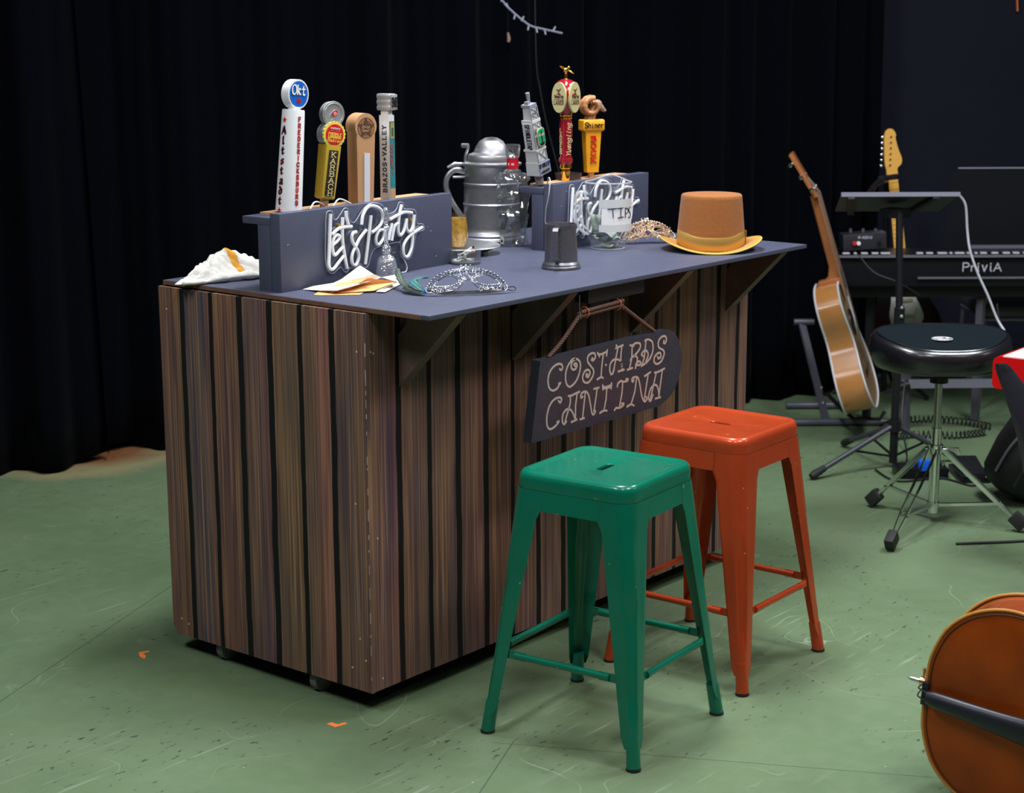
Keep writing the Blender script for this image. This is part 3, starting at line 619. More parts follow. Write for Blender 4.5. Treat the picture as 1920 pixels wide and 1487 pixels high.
# ================================================================ STOOLS
def stool(M, mat, label, slot_rot, feetm):
    t = thing('bar_stool', label, 'stool', M, 'square metal bar stools')
    S = .333; HZ = .681
    rings = []
    for s_, r, z in ((S, .045, .638), (S + .001, .045, .662), (S - .004, .044, .672), (S - .014, .040, .679), (S - .026, .036, HZ), (S - .040, .032, .6795), (S - .054, .027, .6765), (S - .075, .022, .676)):
        rings.append([(x, y, z) for x, y in rring(s_ / 2, s_ / 2, r, 7, 12)])
    n = len(rings[0])
    sl = []
    for k in range(n):
        a = math.atan2(rings[-1][k][1], rings[-1][k][0]) - (PI / 2 if slot_rot else 0); ca, sa = math.cos(a), math.sin(a); hx, r = .023, .0105
        tt = r / abs(sa) if abs(sa) > 1e-6 else 1e9
        if abs(ca * tt) > hx:
            cx = hx * (1 if ca > 0 else -1); b_ = ca * cx; tt = b_ + math.sqrt(max(0, b_ * b_ - cx * cx + r * r))
        sl.append((-sa * tt, ca * tt) if slot_rot else (ca * tt, sa * tt))
    rings.append([(x * 1.12, y * 1.12, .6758) for x, y in sl]); rings.append([(x, y, .674) for x, y in sl]); rings.append([(x, y, .6715) for x, y in sl])
    under = [[(x * .99, y * .99, z - .0022) for x, y, z in r_] for r_ in rings[::-1]]
    m = MB(M); m.grid(rings + under + [rings[0]], closed_u=True); seat = m.build('seat', mat, t, smooth=50)
    # skirt under the seat
    # the four folded legs
    def half(z):   # half side of the square the leg corners follow
        return S / 2 + .0015 + (.637 - z) / .637 * .058 + (.005 * ((.10 - z) / .10) ** 2 if z < .10 else 0)
    m = MB(M); sk = [[(x, y, z) for x, y in rring(half(z) - .0008, half(z) - .0008, .041, 7)] for z in (.6375, .61, .588)]
    sk += [[(x, y, z) for x, y in rring(half(z) - .003, half(z) - .003, .039, 7)] for z in (.588, .61, .6375)]
    m.grid(sk, closed_u=True); m.build('apron', mat, t, smooth=50)
    for q in range(4):
        R = Matrix.Rotation(q * PI / 2, 4, 'Z'); rows = []
        for k in range(25):
            z = .637 - (.637 - .052) * k / 24; u = k / 24; h = half(z); wl = .036 + .050 * (1 - u) + (.012 * max(0, 1 - abs(u - .075) / .05) ** 2 if u > .0 else 0); r = .042 * (1 - u) + .016 * u
            if z < .075: wl = .030
            dent = .006 * max(0, min(1, (u - .38) / .05)) * max(0, min(1, (.86 - u) / .04))
            row = []; nl = 5
            for i in range(nl): row.append((h, h - wl + (wl - r) * i / nl))
            for i in range(9):
                a = PI / 2 * i / 8; bump_ = dent * (1 if 2 <= i <= 6 else 0)
                row.append((h - r + (r - bump_) * math.cos(a), h - r + (r - bump_) * math.sin(a)))
            for i in range(1, nl + 1): row.append((h - r - (wl - r) * i / nl, h))
            rows.append([R @ Vector((x, y, z)) for x, y in row])
        m = MB(M); A = m.grid(rows); cc = R @ Vector((.5, .5, 0)) * .0018
        B2 = m.grid([[p - cc for p in r_] for r_ in rows])
        for X_ in (0, -1):
            for i in range(len(A[0]) - 1): m.face([A[X_][i], A[X_][i + 1], B2[X_][i + 1], B2[X_][i]])
        for i in range(len(A) - 1):
            for e in (0, -1): m.face([A[i][e], A[i + 1][e], B2[i + 1][e], B2[i][e]])
        lg = m.build('leg', mat, t, smooth=50)
        c0 = R @ Vector((half(.075) - .016, half(.075) - .016, .085)); c1 = R @ Vector((half(0) - .018, half(0) - .018, .006))
        m = MB(M); m.tube([c0, c1], [.0165, .0175], 18); ft = m.build('foot_tube', mat, lg)
        m = MB(M); m.tube([c1 + Vector((0, 0, .001)), c1 - Vector((0, 0, .0058))], [.0185, .0185], 18); m.build('rubber_tip', feetm, lg)
    for q in range(4):
        R = Matrix.Rotation(q * PI / 2, 4, 'Z'); h = half(.215); z = .215
        p = [(h - .006, -(h - .046), z), (h - .006, -(h - .07), z), (h - .007, -(h - .10), z), (h - .007, h - .10, z), (h - .006, h - .07, z), (h - .006, h - .046, z)]
        m = MB(M); m.tube([R @ Vector(v) for v in p[1:-1]], [.0098, .0092, .0092, .0098], 12)
        for e, f in ((p[0], p[2]), (p[5], p[3])):
            e = Vector(e); f = Vector(f); m.box(R @ ((e + f) / 2), (.004, abs(e.y - f.y), .021), R.to_3x3())
        m.build('foot_rail', mat, t)
    for a in (PI / 4, -PI / 4):
        R = Matrix.Rotation(a, 3, 'Z'); m = MB(M); m.box((0, 0, .585 if a > 0 else .5815), (.42, .022, .003), R)
        for e in (-1, 1): m.box(R @ Vector((e * .195, 0, .578)), (.03, .03, .014), R)
        m.build('cross_brace', pm('dark_brace', (.02, .02, .018), .5), t)
    return t
green = pm('green_enamel', (.0008, .140, .082), .24, spec=.35, noise=(9, .2), wear=((.26, .24, .17), 26, .685), coat=.3, rvar=.05)
orange = pm('copper_orange_enamel', (.52, .066, .018), .28, metal=.35, spec=.35, noise=(9, .14), wear=((.60, .40, .30), 30, .69), coat=.3, rvar=.04)
blk_rub = pm('black_rubber', (.012, .012, .012), .7)
stool(at(.339, -.4917, 0, rad(230.4 - 45)), green, 'chipped green metal stool in front, nearest the camera', 0, blk_rub)
stool(at(.929, -.4455, 0, rad(227 - 45)), orange, 'copper orange metal stool standing behind the green one', 1, blk_rub)

# floor tape marks
tape = pm('orange_tape', (.95, .25, .05), .6)
for lab, poly in (('orange chevron of tape on the floor off the left corner of the bar', [(-.104, .816), (-.085, .845), (-.058, .833), (-.062, .825), (-.083, .829), (-.088, .81), (-.102, .792), (-.108, .798)]),
                  ('orange chevron of tape on the floor in front of the bar corner', [(-.116, .052), (-.118, .020), (-.082, .012), (-.079, .024), (-.100, .028), (-.100, .050)])):
    m = MB(); m.prism(poly, .0, .0006); m.build('tape_mark', tape, label=lab, cat='tape mark', smooth=0, group='orange tape chevrons')
# ================================================================ THINGS ON THE BAR
G['7'] = [[(.05, 1), (.56, 1), (.2, 0)]]
G['o'] = [[(.3, .66), (.12, .58), (.08, .32), (.14, .08), (.3, 0), (.46, .08), (.52, .34), (.46, .58), (.3, .66)]]
GX = Matrix(((1, 0, 0, 0), (0, 0, -1, 0), (0, 1, 0, 0), (0, 0, 0, 1)))     # writes on a face turned to local -y
def facew(o): return Matrix.Translation(o) @ GX
def facel(o): return Matrix.Translation(o) @ Matrix.Rotation(-PI / 2, 4, 'Z') @ GX   # writes on a face turned to local -x
red = pm('sign_red', (.62, .012, .016), .4); blackp = pm('letter_black', (.008, .008, .01), .45); white = pm('gloss_white', (.74, .75, .77), .35, noise=(30, .03))
chrome = pm('chrome', (.80, .81, .82), .12, 1); gold = pm('gold_plate', (.85, .52, .10), .18, 1); pewter = pm('pewter', (.44, .44, .46), .38, .9, noise=(22, .25), aniso=.6)
TZ = 1.2665
def tapM(x, y=.415, yaw=2.5, lean=0, back=0): return Matrix.Translation((x, y, TZ)) @ Matrix.Rotation(rad(yaw), 4, 'Z') @ Matrix.Rotation(rad(lean), 4, 'Y') @ Matrix.Rotation(rad(back), 4, 'X')
TG = 'beer tap handles'
def disc(mb, c, r, h, n=40, R=None):   # a disc whose face looks to local -y
    c = Vector(c); mb.tube([c, c - Vector((0, h, 0))], [r, r], n)

# --- tall white handle with a blue disc
M = tapM(.145, lean=6.3)
t = thing('beer_tap', 'tall white tap handle with red letters, round blue disc on top', 'tap handle', M, TG)
m = MB(M); m.lathe([(.0, 0), (.0335, 0), (.0335, .003), (.0285, .262), (.0275, .268), (.0, .268)], 40, fn=lambda r, z, a: (r * (1 + .05 * abs(math.sin(2 * a)) ** 3), z)); m.build('handle_body', white, t, smooth=50)
m = MB(M); disc(m, (.004, .014, .309), .0385, .026); m.cyl((.003, 0, .262), (.003, 0, .275), .016); m.build('disc', white, t, smooth=50)
m = MB(M); disc(m, (.004, -.0115, .309), .0338, .0015); m.build('disc_face', pm('royal_blue', (.005, .11, .52), .35), t)
m = MB(M); text(m, 'Okt', facew((.004, -.0132, .306)), .026, .0175, gap=.0, th=.3, nib=(.17, .13)); m.build('disc_shadow_letters', blackp, t, smooth=0)
m = MB(M); text(m, 'Okt', facew((.0035, -.0138, .307)), .025, .0165, gap=.03, th=.2, nib=(.12, .10)); m.build('disc_lettering', white, t, smooth=0)
m = MB(M)
for dx, dz in ((-.005, 0), (.005, 0), (0, .006), (0, -.002)): m.cyl((.004 + dx, -.0129, .290 + dz), (.004 + dx, -.0142, .290 + dz), .004, n=10)
m.build('leaf_emblem', pm('dark_red', (.32, .01, .015), .5), t)
def cone_r(z): return .0335 - .005 * z / .262
def conetext(mb, txt, phi, z0, dz, h, w, nib=None, th=.22, grow=0):
    for i, c in enumerate(txt):
        z = z0 - i * dz; r = cone_r(z) * 1.0 + .0006
        n_ = Vector((math.cos(phi), math.sin(phi), 0)); x_ = Vector((-math.sin(phi), math.cos(phi), 0))
        T = frame(n_ * r + UP * (z - h / 2), x_, (0, 0, 1))
        text(mb, c, T, h, w, th=th + grow, t=.0009 - grow * .0015, nib=nib)
for col, g in ((blackp, .14), (red, 0)):
    A1 = rad(177); nm = 'letter_outline' if g else 'lettering'
    if not g:
        for z in (.240, .0035): m = MB(M); conetext(m, '*', A1, z, .03, .017, .017); m.build('red_star', col, t, smooth=0)
    m = MB(M); conetext(m, 'Altstadt', A1, .213, .0262, .0195, .0125, nib=(.13 + g * .6, .11 + g * .6), th=.2); m.build(nm, col, t, smooth=0)
    m = MB(M); conetext(m, 'FREDERICKSBURG', rad(260), .243, .0168, .0108, .0072, th=.2, grow=g * .5); m.build(nm, col, t, smooth=0)

# --- yellow handle with can lid and bottle cap
M = tapM(.274, yaw=-12, lean=8.5)
t = thing('beer_tap', 'yellow tap handle topped by a grey can lid and a red bottle cap', 'tap handle', M, TG)
yel = pm('mustard_paint', (.55, .37, .035), .45, noise=(60, .1))
m = MB(M); m.cyl((0, 0, 0), (0, 0, .03), .0105, .013); m.build('wood_peg', pm('turned_wood', (.45, .24, .12), .5), t)
m = MB(M)
for (z0, a, b_), (z1, c, d) in zip(((.024, .017, .017), (.028, .021, .02), (.16, .0235, .022)), ((.028, .021, .02), (.16, .0235, .022), (.17, .0235, .022))):
    m.grid([[(x, y, z) for x, y in rring(p, q, .003, 2)] for z, p, q in ((z0, a, b_), (z1, c, d))], closed_u=True)
m.face([m.v((x, y, .024)) for x, y in rring(.017, .017, .003, 2)]); m.build('handle_body', yel, t, smooth=30)
m = MB(M); m.box((0, -.0222, .095), (.0285, .0022, .122), Matrix.Rotation(rad(.5), 3, 'X')); m.build('name_plate', pm('plate_dark', (.02, .015, .012), .5), t, smooth=0)
m = MB(M)
for i, c in enumerate('KARBACH'): text(m, c, facew((0, -.0236, .138 - i * .0172)), .0132, .014, th=.15, serif=True, t=.0008)
m.build('lettering', pm('pale_gold_letter', (.72, .58, .25), .45), t, smooth=0)
alu = pm('brushed_aluminium', (.42, .43, .45), .4, .5)
m = MB(M); disc(m, (0, .02, .198), .033, .032); m.build('cap_body', alu, t, smooth=50)
m = MB(M); rr_ = [(x, y, 0) for x, y in [((.036 if k % 2 else .0335) * math.cos(2 * PI * k / 42), (.036 if k % 2 else .0335) * math.sin(2 * PI * k / 42)) for k in range(42)]]
m.prism([(x, y) for x, y, _ in rr_], 0, .006, facew((0, -.012, .198))); m.build('bottle_cap', pm('cap_yellow', (.75, .66, .10), .4), t, smooth=30)
m = MB(M); disc(m, (0, -.018, .198), .0278, .0014); m.build('cap_face', red, t)
m = MB(M); text(m, 'KARBACH', facew((0, -.0196, .2125)), .0042, .0036, t=.0004); text(m, '---- ----', facew((0, -.0196, .207)), .003, .003, t=.0004); m.build('small_lettering', white, t, smooth=0)
m = MB(M); text(m, 'FRESHLY', facew((0, -.0196, .1965)), .006, .0048, th=.25, t=.0004); text(m, 'LEMONADE', facew((0, -.0196, .1885)), .006, .0042, th=.25, t=.0004); text(m, 'Radler', facew((0, -.0196, .178)), .0085, .006, th=.15, t=.0004, slant=.25); m.build('cap_lettering', pm('cap_letter_yellow', (.85, .6, .08), .4), t, smooth=0)
m = MB(M); c = Vector((.001, .006, .252)); disc(m, c + Vector((0, .012, 0)), .0335, .02)
for r, h in ((.0335, .0075), (.029, .009)): m.tube([c + Vector((r * math.cos(a), -h, r * math.sin(a))) for a in [2 * PI * k / 40 for k in range(40)]], .0015, 6, closed=True)
m.build('can_lid', alu, t, smooth=50)
m = MB(M); R = Matrix.Rotation(rad(40), 3, 'Y')
m.tube([c + R @ Vector((x, -.0095, z)) for x, z in cr2([(-.006, .01), (.006, .01), (.0075, -.012), (.003, -.019), (-.003, -.019), (-.0075, -.012)], 4, True)], .0009, 6, closed=True); m.build('pull_tab_ring', alu, t)
m = MB(M); m.prism([(x, z) for x, z in rring(.0058, .009, .005, 5)], 0, .002, Matrix.Translation(c + R @ Vector((0, -.0085, .004))) @ Matrix.Rotation(rad(40), 4, 'Y') @ GX); m.build('pull_tab', red, t)
m = MB(M); text(m, 'IC', Matrix.Translation(c + R @ Vector((0, -.0107, 0))) @ Matrix.Rotation(rad(40), 4, 'Y') @ GX, .007, .004, t=.0004); m.build('tab_lettering', white, t, smooth=0)

# --- plain wooden handle with a burnt star
M = tapM(.421, yaw=-10, lean=1.5)
t = thing('beer_tap', 'plain wooden tap handle with a burnt star emblem and a blank white strip', 'tap handle', M, TG)
wood = pm('light_beech', (.50, .27, .13), .5, noise=(14, .12), bump=(80, .2))
prof = [(-.0265, 0), (.0265, 0), (.0300, .165)] + [(.036 * math.sin(a), .212 - .036 * math.cos(a)) for a in [rad(58 + 244 * k / 22) for k in range(23)]] + [(-.0300, .165)]
m = MB(M); m.prism(prof, -.026, .020, GX); m.build('handle_body', wood, t, smooth=30)
m = MB(M); m.box((.003, -.0205, .066), (.019, .003, .145)); m.build('blank_strip', pm('white_card', (.62, .62, .66), .6), t, smooth=0)
burnt = pm('burnt_wood', (.09, .035, .016), .6)
m = MB(M); T = facew((0, -.0203, .208))
for r in (.027, .0185): m.stroke([(r * math.cos(2 * PI * k / 36), r * math.sin(2 * PI * k / 36)) for k in range(37)], .0016, .0005, T)
m.prism([(.030 * math.sin(PI * k / 5) * (1 if k % 2 == 0 else .46), .030 * math.cos(PI * k / 5) * (1 if k % 2 == 0 else .46)) for k in range(10)], 0, .0006, T)
for k in range(22):
    a = 2 * PI * k / 22; m.stroke([(.0215 * math.cos(a), .0215 * math.sin(a)), (.0242 * math.cos(a + .05), .0242 * math.sin(a + .05))], .0012, .0005, T)
m.build('burnt_emblem', burnt, t, smooth=0)
m = MB(M); text(m, 'Zoigl', facew((0, -.0211, .2075)), .0068, .0044, th=.14, t=.0004); text(m, 'Beer', facew((0, -.0211, .1975)), .0068, .0048, th=.14, t=.0004); m.build('emblem_lettering', pm('pale_wood_letter', (.60, .36, .2), .5), t, smooth=0)

# --- white and teal square handle with a silver sign head
M = tapM(.527, yaw=6)
t = thing('beer_tap', 'square white and teal tap handle with a ribbed silver block on top', 'tap handle', M, TG)
ow = pm('chipped_white_paint', (.82, .82, .80), .5, noise=(25, .06), wear=((.35, .35, .38), 22, .70)); teal = pm('teal_paint', (.02, .20, .22), .5, noise=(60, .3))
m = MB(M); m.box((0, 0, .119), (.0235, .035, .238), bev=.001); m.box((0, 0, .245), (.018, .026, .016)); m.build('handle_body', ow, t, smooth=30)
m = MB(M); m.box((0, -.0182, .128), (.022, .0015, .186)); m.build('teal_face', teal, t, smooth=0)
m = MB(M); m.box((0, -.0182, .022), (.022, .0015, .026)); m.build('base_face', wood, t, smooth=0)
m = MB(M); m.box((0, -.0192, .196), (.016, .0008, .045)); m.build('picture_panel', pm('ochre_panel', (.45, .30, .08), .5), t, smooth=0)
m = MB(M); m.prism(rring(.004, .012, .004, 5), 0, .0012, facew((0, -.0194, .192))); m.build('picture_figure', pm('dark_green_panel', (.06, .10, .05), .5), t, smooth=0)
m = MB(M); T = Matrix.Translation((0, -.0196, .05)) @ Matrix.Rotation(-PI / 2, 4, 'Y') @ GX
for i, c in enumerate('HEADS'): text(m, c, Matrix.Translation((0, -.0191, .105 + i * .012)) @ Matrix.Rotation(PI / 2, 4, Vector((0, -1, 0))) @ GX, .011, .009, t=.0005, th=.2)
text(m, '7', facew((0, -.0191, .075)), .02) if '7' in G else m.stroke([(-.007, .095), (.006, .092), (-.003, .07)], .004, .0005, facew((0, -.0191, 0)))
m.build('red_lettering', pm('brick_red_letter', (.35, .05, .04), .5), t, smooth=0)
m = MB(M)
for i, c in enumerate('BRAZOS*VALLEY'):
    T = Matrix.Translation((-.01185, 0, 0)) @ Matrix.Rotation(-PI / 2, 4, 'Z') @ GX @ Matrix.Translation((.0065, .029 + i * .0146, 0)) @ Matrix.Rotation(PI / 2, 4, 'Z')
    text(m, c, T, .0130, .0095, th=.2, t=.0006, serif=True, center=True)
m.build('side_lettering', pm('ink_black', (.012, .014, .02), .5), t, smooth=0)
silver = pm('cast_silver', (.46, .46, .48), .4, .45, noise=(30, .2))
m = MB(M); rows = []
for k in range(25):
    z = .251 + .046 * k / 24; g = .0018 * abs(math.sin(k / 24 * PI * 3)); rows.append([(x, y, z) for x, y in rring(.0135 + g, .0225 + g, .003, 2)])
V = m.grid(rows, closed_u=True); m.face(V[0][::-1]); m.face(V[-1]); m.build('silver_block', silver, t, smooth=40)
m = MB(M); m.box((0, -.026, .274), (.027, .006, .043), bev=.002); m.build('silver_frame', silver, t, smooth=30)
m = MB(M)
for k, dx in enumerate((-.0085, 0, .0085)): text(m, 'BVB'[k], facew((dx, -.0292, .262)), .024, .008, th=.13, t=.001)
m.build('block_lettering', blackp, t, smooth=0)

# --- oil derrick handle
M = tapM(1.190, .398, yaw=3, lean=-13.5)
t = thing('beer_tap', 'grey and white derrick shaped tap handle with a green badge, tilting left', 'tap handle', M, TG)
dw = pm('derrick_white', (.62, .62, .61), .5); dg = pm('derrick_grey', (.27, .28, .32), .5)
m = MB(M); m.cyl((0, 0, 0), (0, 0, .035), .012, .015); m.build('peg', pm('cork_grey', (.28, .24, .22), .6), t)
m = MB(M)
for z0, z1, w0, w1 in ((.034, .075, .026, .025), (.075, .115, .0235, .0225), (.115, .20, .0215, .018), (.205, .246, .0165, .0145)):
    m.grid([[(x, y, z) for x, y in rring(w, w, .0015, 1)] for z, w in ((z0, w0), (z1, w1))], closed_u=True)
    for z, w, s_ in ((z0, w0, -1), (z1, w1, 1)): m.face([m.v((x, y, z)) for x, y in rring(w, w, .0015, 1)][::s_])
m.box((0, 0, .202), (.042, .042, .009)); m.box((0, 0, .113), (.050, .050, .006)); m.box((-.0175, .0, .155), (.012, .036, .085)); m.build('tower', dw, t, smooth=0)
m = MB(M)
def lat(z0, z1, w0, w1, fy):
    a, b_, c, d = (-w0, fy(z0), z0), (w0, fy(z0), z0), (w1, fy(z1), z1), (-w1, fy(z1), z1)
    for p, q in ((a, d), (b_, c), (a, c), (b_, d), (a, b_), (c, d)): m.bar(p, q, .003, .003)
fy = lambda z: -.0265 - .0 + .055 * (z - .05)
for z0, z1 in ((.075, .112), (.118, .15), (.15, .175), (.175, .2), (.205, .225), (.225, .246)): lat(z0, z1, .0225 - .03 * (z0 - .075), .0225 - .03 * (z1 - .075), fy)
m.box((0, 0, .25), (.034, .034, .008)); m.box((-.006, 0, .258), (.012, .014, .01)); m.cyl((.002, 0, .25), (.002, 0, .288), .004, .0068, 12); m.build('lattice', dg, t, smooth=0)
m = MB(M); m.box((.001, -.0275, .054), (.055, .003, .038)); m.build('name_plate', dg, t, smooth=0)
m = MB(M); text(m, 'SPINDLE', facew((-.0075, -.0292, .058)), .0115, .0043, t=.0006); text(m, 'BREWERY', facew((.004, -.0292, .040)), .0075, .0042, t=.0006); m.build('plate_lettering', blackp, t, smooth=0)
m = MB(M); text(m, 'TAP', facew((.0175, -.0292, .058)), .0115, .0048, t=.0006); m.cyl((-.02, -.029, .044), (-.02, -.0299, .044), .0035, n=8); m.build('plate_blue_lettering', pm('navy_letter', (.02, .03, .22), .4), t, smooth=0)
m = MB(M)
for i, c in enumerate('SPINDLETAP'):
    T = Matrix.Translation((-.0238, 0, 0)) @ Matrix.Rotation(-PI / 2, 4, 'Z') @ GX @ Matrix.Translation((-.0075, .1955 - i * .0081, 0)) @ Matrix.Rotation(-PI / 2, 4, 'Z')
    text(m, c, T, .015, .0060, th=.17, t=.0006, center=False)
m.build('side_lettering', pm('ink_black', (.012, .014, .02), .5), t, smooth=0)
for nm, s_, col, y in (('badge_rim', 1.0, pm('badge_cream', (.62, .52, .28), .4), -.027), ('badge', .88, pm('badge_green', (.01, .34, .16), .35), -.0285)):
    m = MB(M); m.prism(rring(.0185 * s_, .0285 * s_, .012 * s_, 6), 0, .002, facew((.003, y, .151))); m.build(nm, col, t, smooth=30)
m = MB(M); m.prism([(-.013, -.017), (.013, -.017), (.006, -.025), (-.006, -.025)], 0, .001, facew((.003, -.0305, .151))); m.box((.003, -.0308, .151), (.005, .001, .04)); m.build('badge_base', blackp, t, smooth=0)
m = MB(M); text(m, 'SPINDLE', facew((.003, -.0309, .155)), .006, .0034, t=.0006); m.build('badge_lettering', pm('badge_text', (.75, .45, .3), .4), t, smooth=0)

# --- red handle with two cream ovals and a gold bird
M = tapM(1.328, .405, yaw=3)
t = thing('beer_tap', 'glossy red tap handle with cream ovals, gold collar and a gold bird', 'tap handle', M, TG)
gred = pm('glossy_maroon', (.30, .008, .018), .16, coat=.8)
m = MB(M); m.lathe([(.0, -.0), (.012, 0), (.0165, .03), (.012, .034), (.0195, .041), (.018, .052), (.0, .052)], 24); m.build('gold_ferrule', gold, t)
m = MB(M); m.lathe([(.017, .192), (.0215, .196), (.0175, .200), (.0215, .205), (.017, .209)], 28); m.build('gold_collar', gold, t)
m = MB(M); m.lathe([(0, .314), (.008, .314), (.005, .322), (.0062, .328), (.004, .336), (0, .337)], 14); m.build('gold_finial', gold, t)
m = MB(M); m.lathe([(0, .05), (.0165, .05), (.0225, .060), (.0228, .068), (.017, .080), (.0185, .11), (.0215, .15), (.0205, .178), (.0175, .193), (0, .193)], 32); m.build('grip', gred, t)
m = MB(M); m.lathe([(0, .208), (.019, .208), (.030, .225), (.041, .255), (.0425, .270), (.036, .296), (.024, .311), (.01, .317), (0, .3175)], 32, fn=lambda r, z, a: (r * (1 - .10 * abs(math.cos(2 * a)) ** 2), z)); m.build('crown', gred, t)
cream = pm('cream_enamel', (.50, .45, .22), .4)
for k, (phi, nm) in enumerate(((rad(180), 'left'), (rad(266), 'right'))):
    n_ = Vector((math.cos(phi), math.sin(phi), 0)); x_ = Vector((-math.sin(phi), math.cos(phi), 0)); T = frame(n_ * .0345 + UP * .261, x_, UP)
    m = MB(M); m.prism([(.0265 * math.cos(2 * PI * j / 32), .047 * math.sin(2 * PI * j / 32)) for j in range(32)], -.004, .0035, T); ov = m.build('oval_plate', cream, t, smooth=30)
    m = MB(M); T2 = T @ Matrix.Translation((0, 0, .0036)); text(m, 'LAGER', T2 @ Matrix.Translation((0, -.021, 0)), .0105, .006, th=.16, t=.0005, serif=True)
    text(m, 'Yuengling', T2 @ Matrix.Translation((0, -.001, 0)), .0085, .0037, th=.2, gap=.02, t=.0005, slant=.2); m.stroke([(-.018, -.0065), (.018, -.0065)], .0007, .0005, T2)
    m.stroke([(-.007, .024), (0, .019), (.007, .026)], .003, .0005, T2); m.stroke([(0, .022), (.001, .011)], .0035, .0005, T2); m.stroke([(-.004, .013), (.005, .011)], .0018, .0005, T2)
    m.build('oval_lettering', burnt, ov, smooth=0)
crl = pm('cream_letter', (.62, .50, .26), .4)
m = MB(M)
def upright(mb, txt, phi, r, z0, dz, h, w, **k):
    for i, c in enumerate(txt):
        n_ = Vector((math.cos(phi), math.sin(phi), 0)); x_ = Vector((-math.sin(phi), math.cos(phi), 0))
        T = frame(n_ * r + UP * (z0 + i * dz), x_, UP) @ Matrix.Rotation(PI / 2, 4, 'Z'); text(mb, c, T @ Matrix.Translation((0, -h / 2, 0)), h, w, **k)
upright(m, 'Yuengling', rad(242), .0202, .083, .0115, .015, .0112, th=.15, t=.0012, slant=.3)
n_ = Vector((math.cos(rad(170)), math.sin(rad(170)), 0)); x_ = Vector((-math.sin(rad(170)), math.cos(rad(170)), 0))
for i, c in enumerate('LAGER'): text(m, c, frame(n_ * .0205 + UP * (.152 - i * .0165), x_, UP), .013, .008, th=.18, t=.001)
m.build('grip_lettering', crl, t, smooth=0)
m = MB(M); m.ball((0, 0, .344), .0085, 12, (1.3, .8, 1)); m.ball((.011, -.003, .352), .0045, 10); m.cyl((.014, -.004, .352), (.019, -.006, .350), .0018, .0004, 8)
m.grid([[(-.003, 0, .347), (-.006, .002, .344)], [(-.014, .004, .356), (-.017, .006, .351)], [(-.026, .004, .358), (-.026, .006, .356)]]); m.grid([[(.003, -.004, .345), (.006, -.006, .341)], [(.014, -.012, .340), (.012, -.013, .335)], [(.022, -.016, .334), (.020, -.016, .332)]])
m.tube([(-.003, 0, .347), (-.014, .004, .355), (-.026, .004, .358)], [.003, .0026, .001], 8); m.tube([(.003, -.004, .345), (.013, -.012, .338), (.022, -.016, .333)], [.003, .0026, .001], 8); m.build('gold_bird', gold, t)

# --- amber handle with a ram's head
M = tapM(1.472, .412, yaw=-30)
t = thing('beer_tap', "amber yellow tap handle with a brown ram's head on top", 'tap handle', M, TG)
amb = pm('amber_paint', (.80, .36, .012), .38)
m = MB(M); m.cyl((0, 0, 0), (0, 0, .022), .0095, .011); m.build('wood_peg', pm('turned_wood', (.45, .24, .12), .5), t)
m = MB(M); V = m.grid([[(x, y, z) for x, y in rring(p, q, .002, 2)] for z, p, q in ((.018, .0205, .014), (.148, .0275, .018), (.150, .034, .021), (.154, .0365, .023), (.182, .0365, .023), (.186, .033, .021))], closed_u=True); m.face(V[0][::-1]); m.face(V[-1]); m.build('handle_body', amb, t, smooth=30)
m = MB(M)
for i, c in enumerate('BOCK'): text(m, c, facew((.0, -.0185 + .0003 * i * 2.4, .118 - i * .0225)), .0155, .0165, th=.21, t=.0022, serif=True)
m.build('red_lettering', red, t, smooth=0)
m = MB(M); text(m, 'Shiner', facew((0, -.0232, .160)), .017, .0100, gap=.05, th=.22, t=.0008, nib=(.11, .09)); m.build('black_lettering', blackp, t, smooth=0)
horn = pm('horn_brown', (.42, .19, .075), .42, bump=(90, .8)); face = pm('ram_face', (.30, .19, .14), .5, noise=(60, .3))
RM = M @ Matrix.Translation((.001, 0, .186))
m = MB(RM); m.tube([(-.008, 0, -.004), (-.004, 0, .012), (.004, 0, .03), (.010, 0, .043)], [.019, .016, .014, .015], 14); m.build('ram_neck', horn, t)
m = MB(RM); m.ball((.018, 0, .047), .0155, 14, (1.1, .85, 1)); m.tube([(.018, 0, .047), (.032, -.002, .036), (.041, -.003, .027)], [.0135, .0095, .0065], 12); m.ball((.042, -.003, .027), .0068, 10, (1, 1, .8))
for s_ in (-1, 1): m.tube([(.012, s_ * .012, .046), (.016, s_ * .02, .040), (.02, s_ * .024, .034)], [.004, .0045, .001], 8)
hd = m.build('ram_head', face, t)
for s_ in (-1, 1):
    m = MB(RM); pts = []; rs = []
    for k in range(40):
        u = k / 39; a = rad(70 + 395 * u); R_ = .0265 * (1 - .45 * u); cx, cz = -.006, .040
        pts.append((cx + R_ * math.cos(a), s_ * (.010 + .012 * u + (.006 * u * u)), cz + R_ * math.sin(a))); rs.append(.0108 * (1 - .55 * u) * (1 + .06 * math.sin(k * 1.9)))
    m.tube(pts, rs, 12); m.build('ram_horn', horn, t)
m = MB(RM)
for s_ in (-1, 1): m.ball((.027, s_ * .0095, .049), .0018, 8)
m.build('eye', blackp, hd)

# --- dark dish on the far stand's shelf
m = MB(); m.lathe([(0, 0), (.040, 0), (.043, .026), (.040, .026), (.038, .006), (0, .006)], 32, (1.375, .475 - .045, TZ - .006)); m.build('dish', pm('dark_wood_dish', (.05, .035, .03), .5, noise=(50, .4)), label='small dark round dish on the far tap stand behind the red handle', cat='dish')

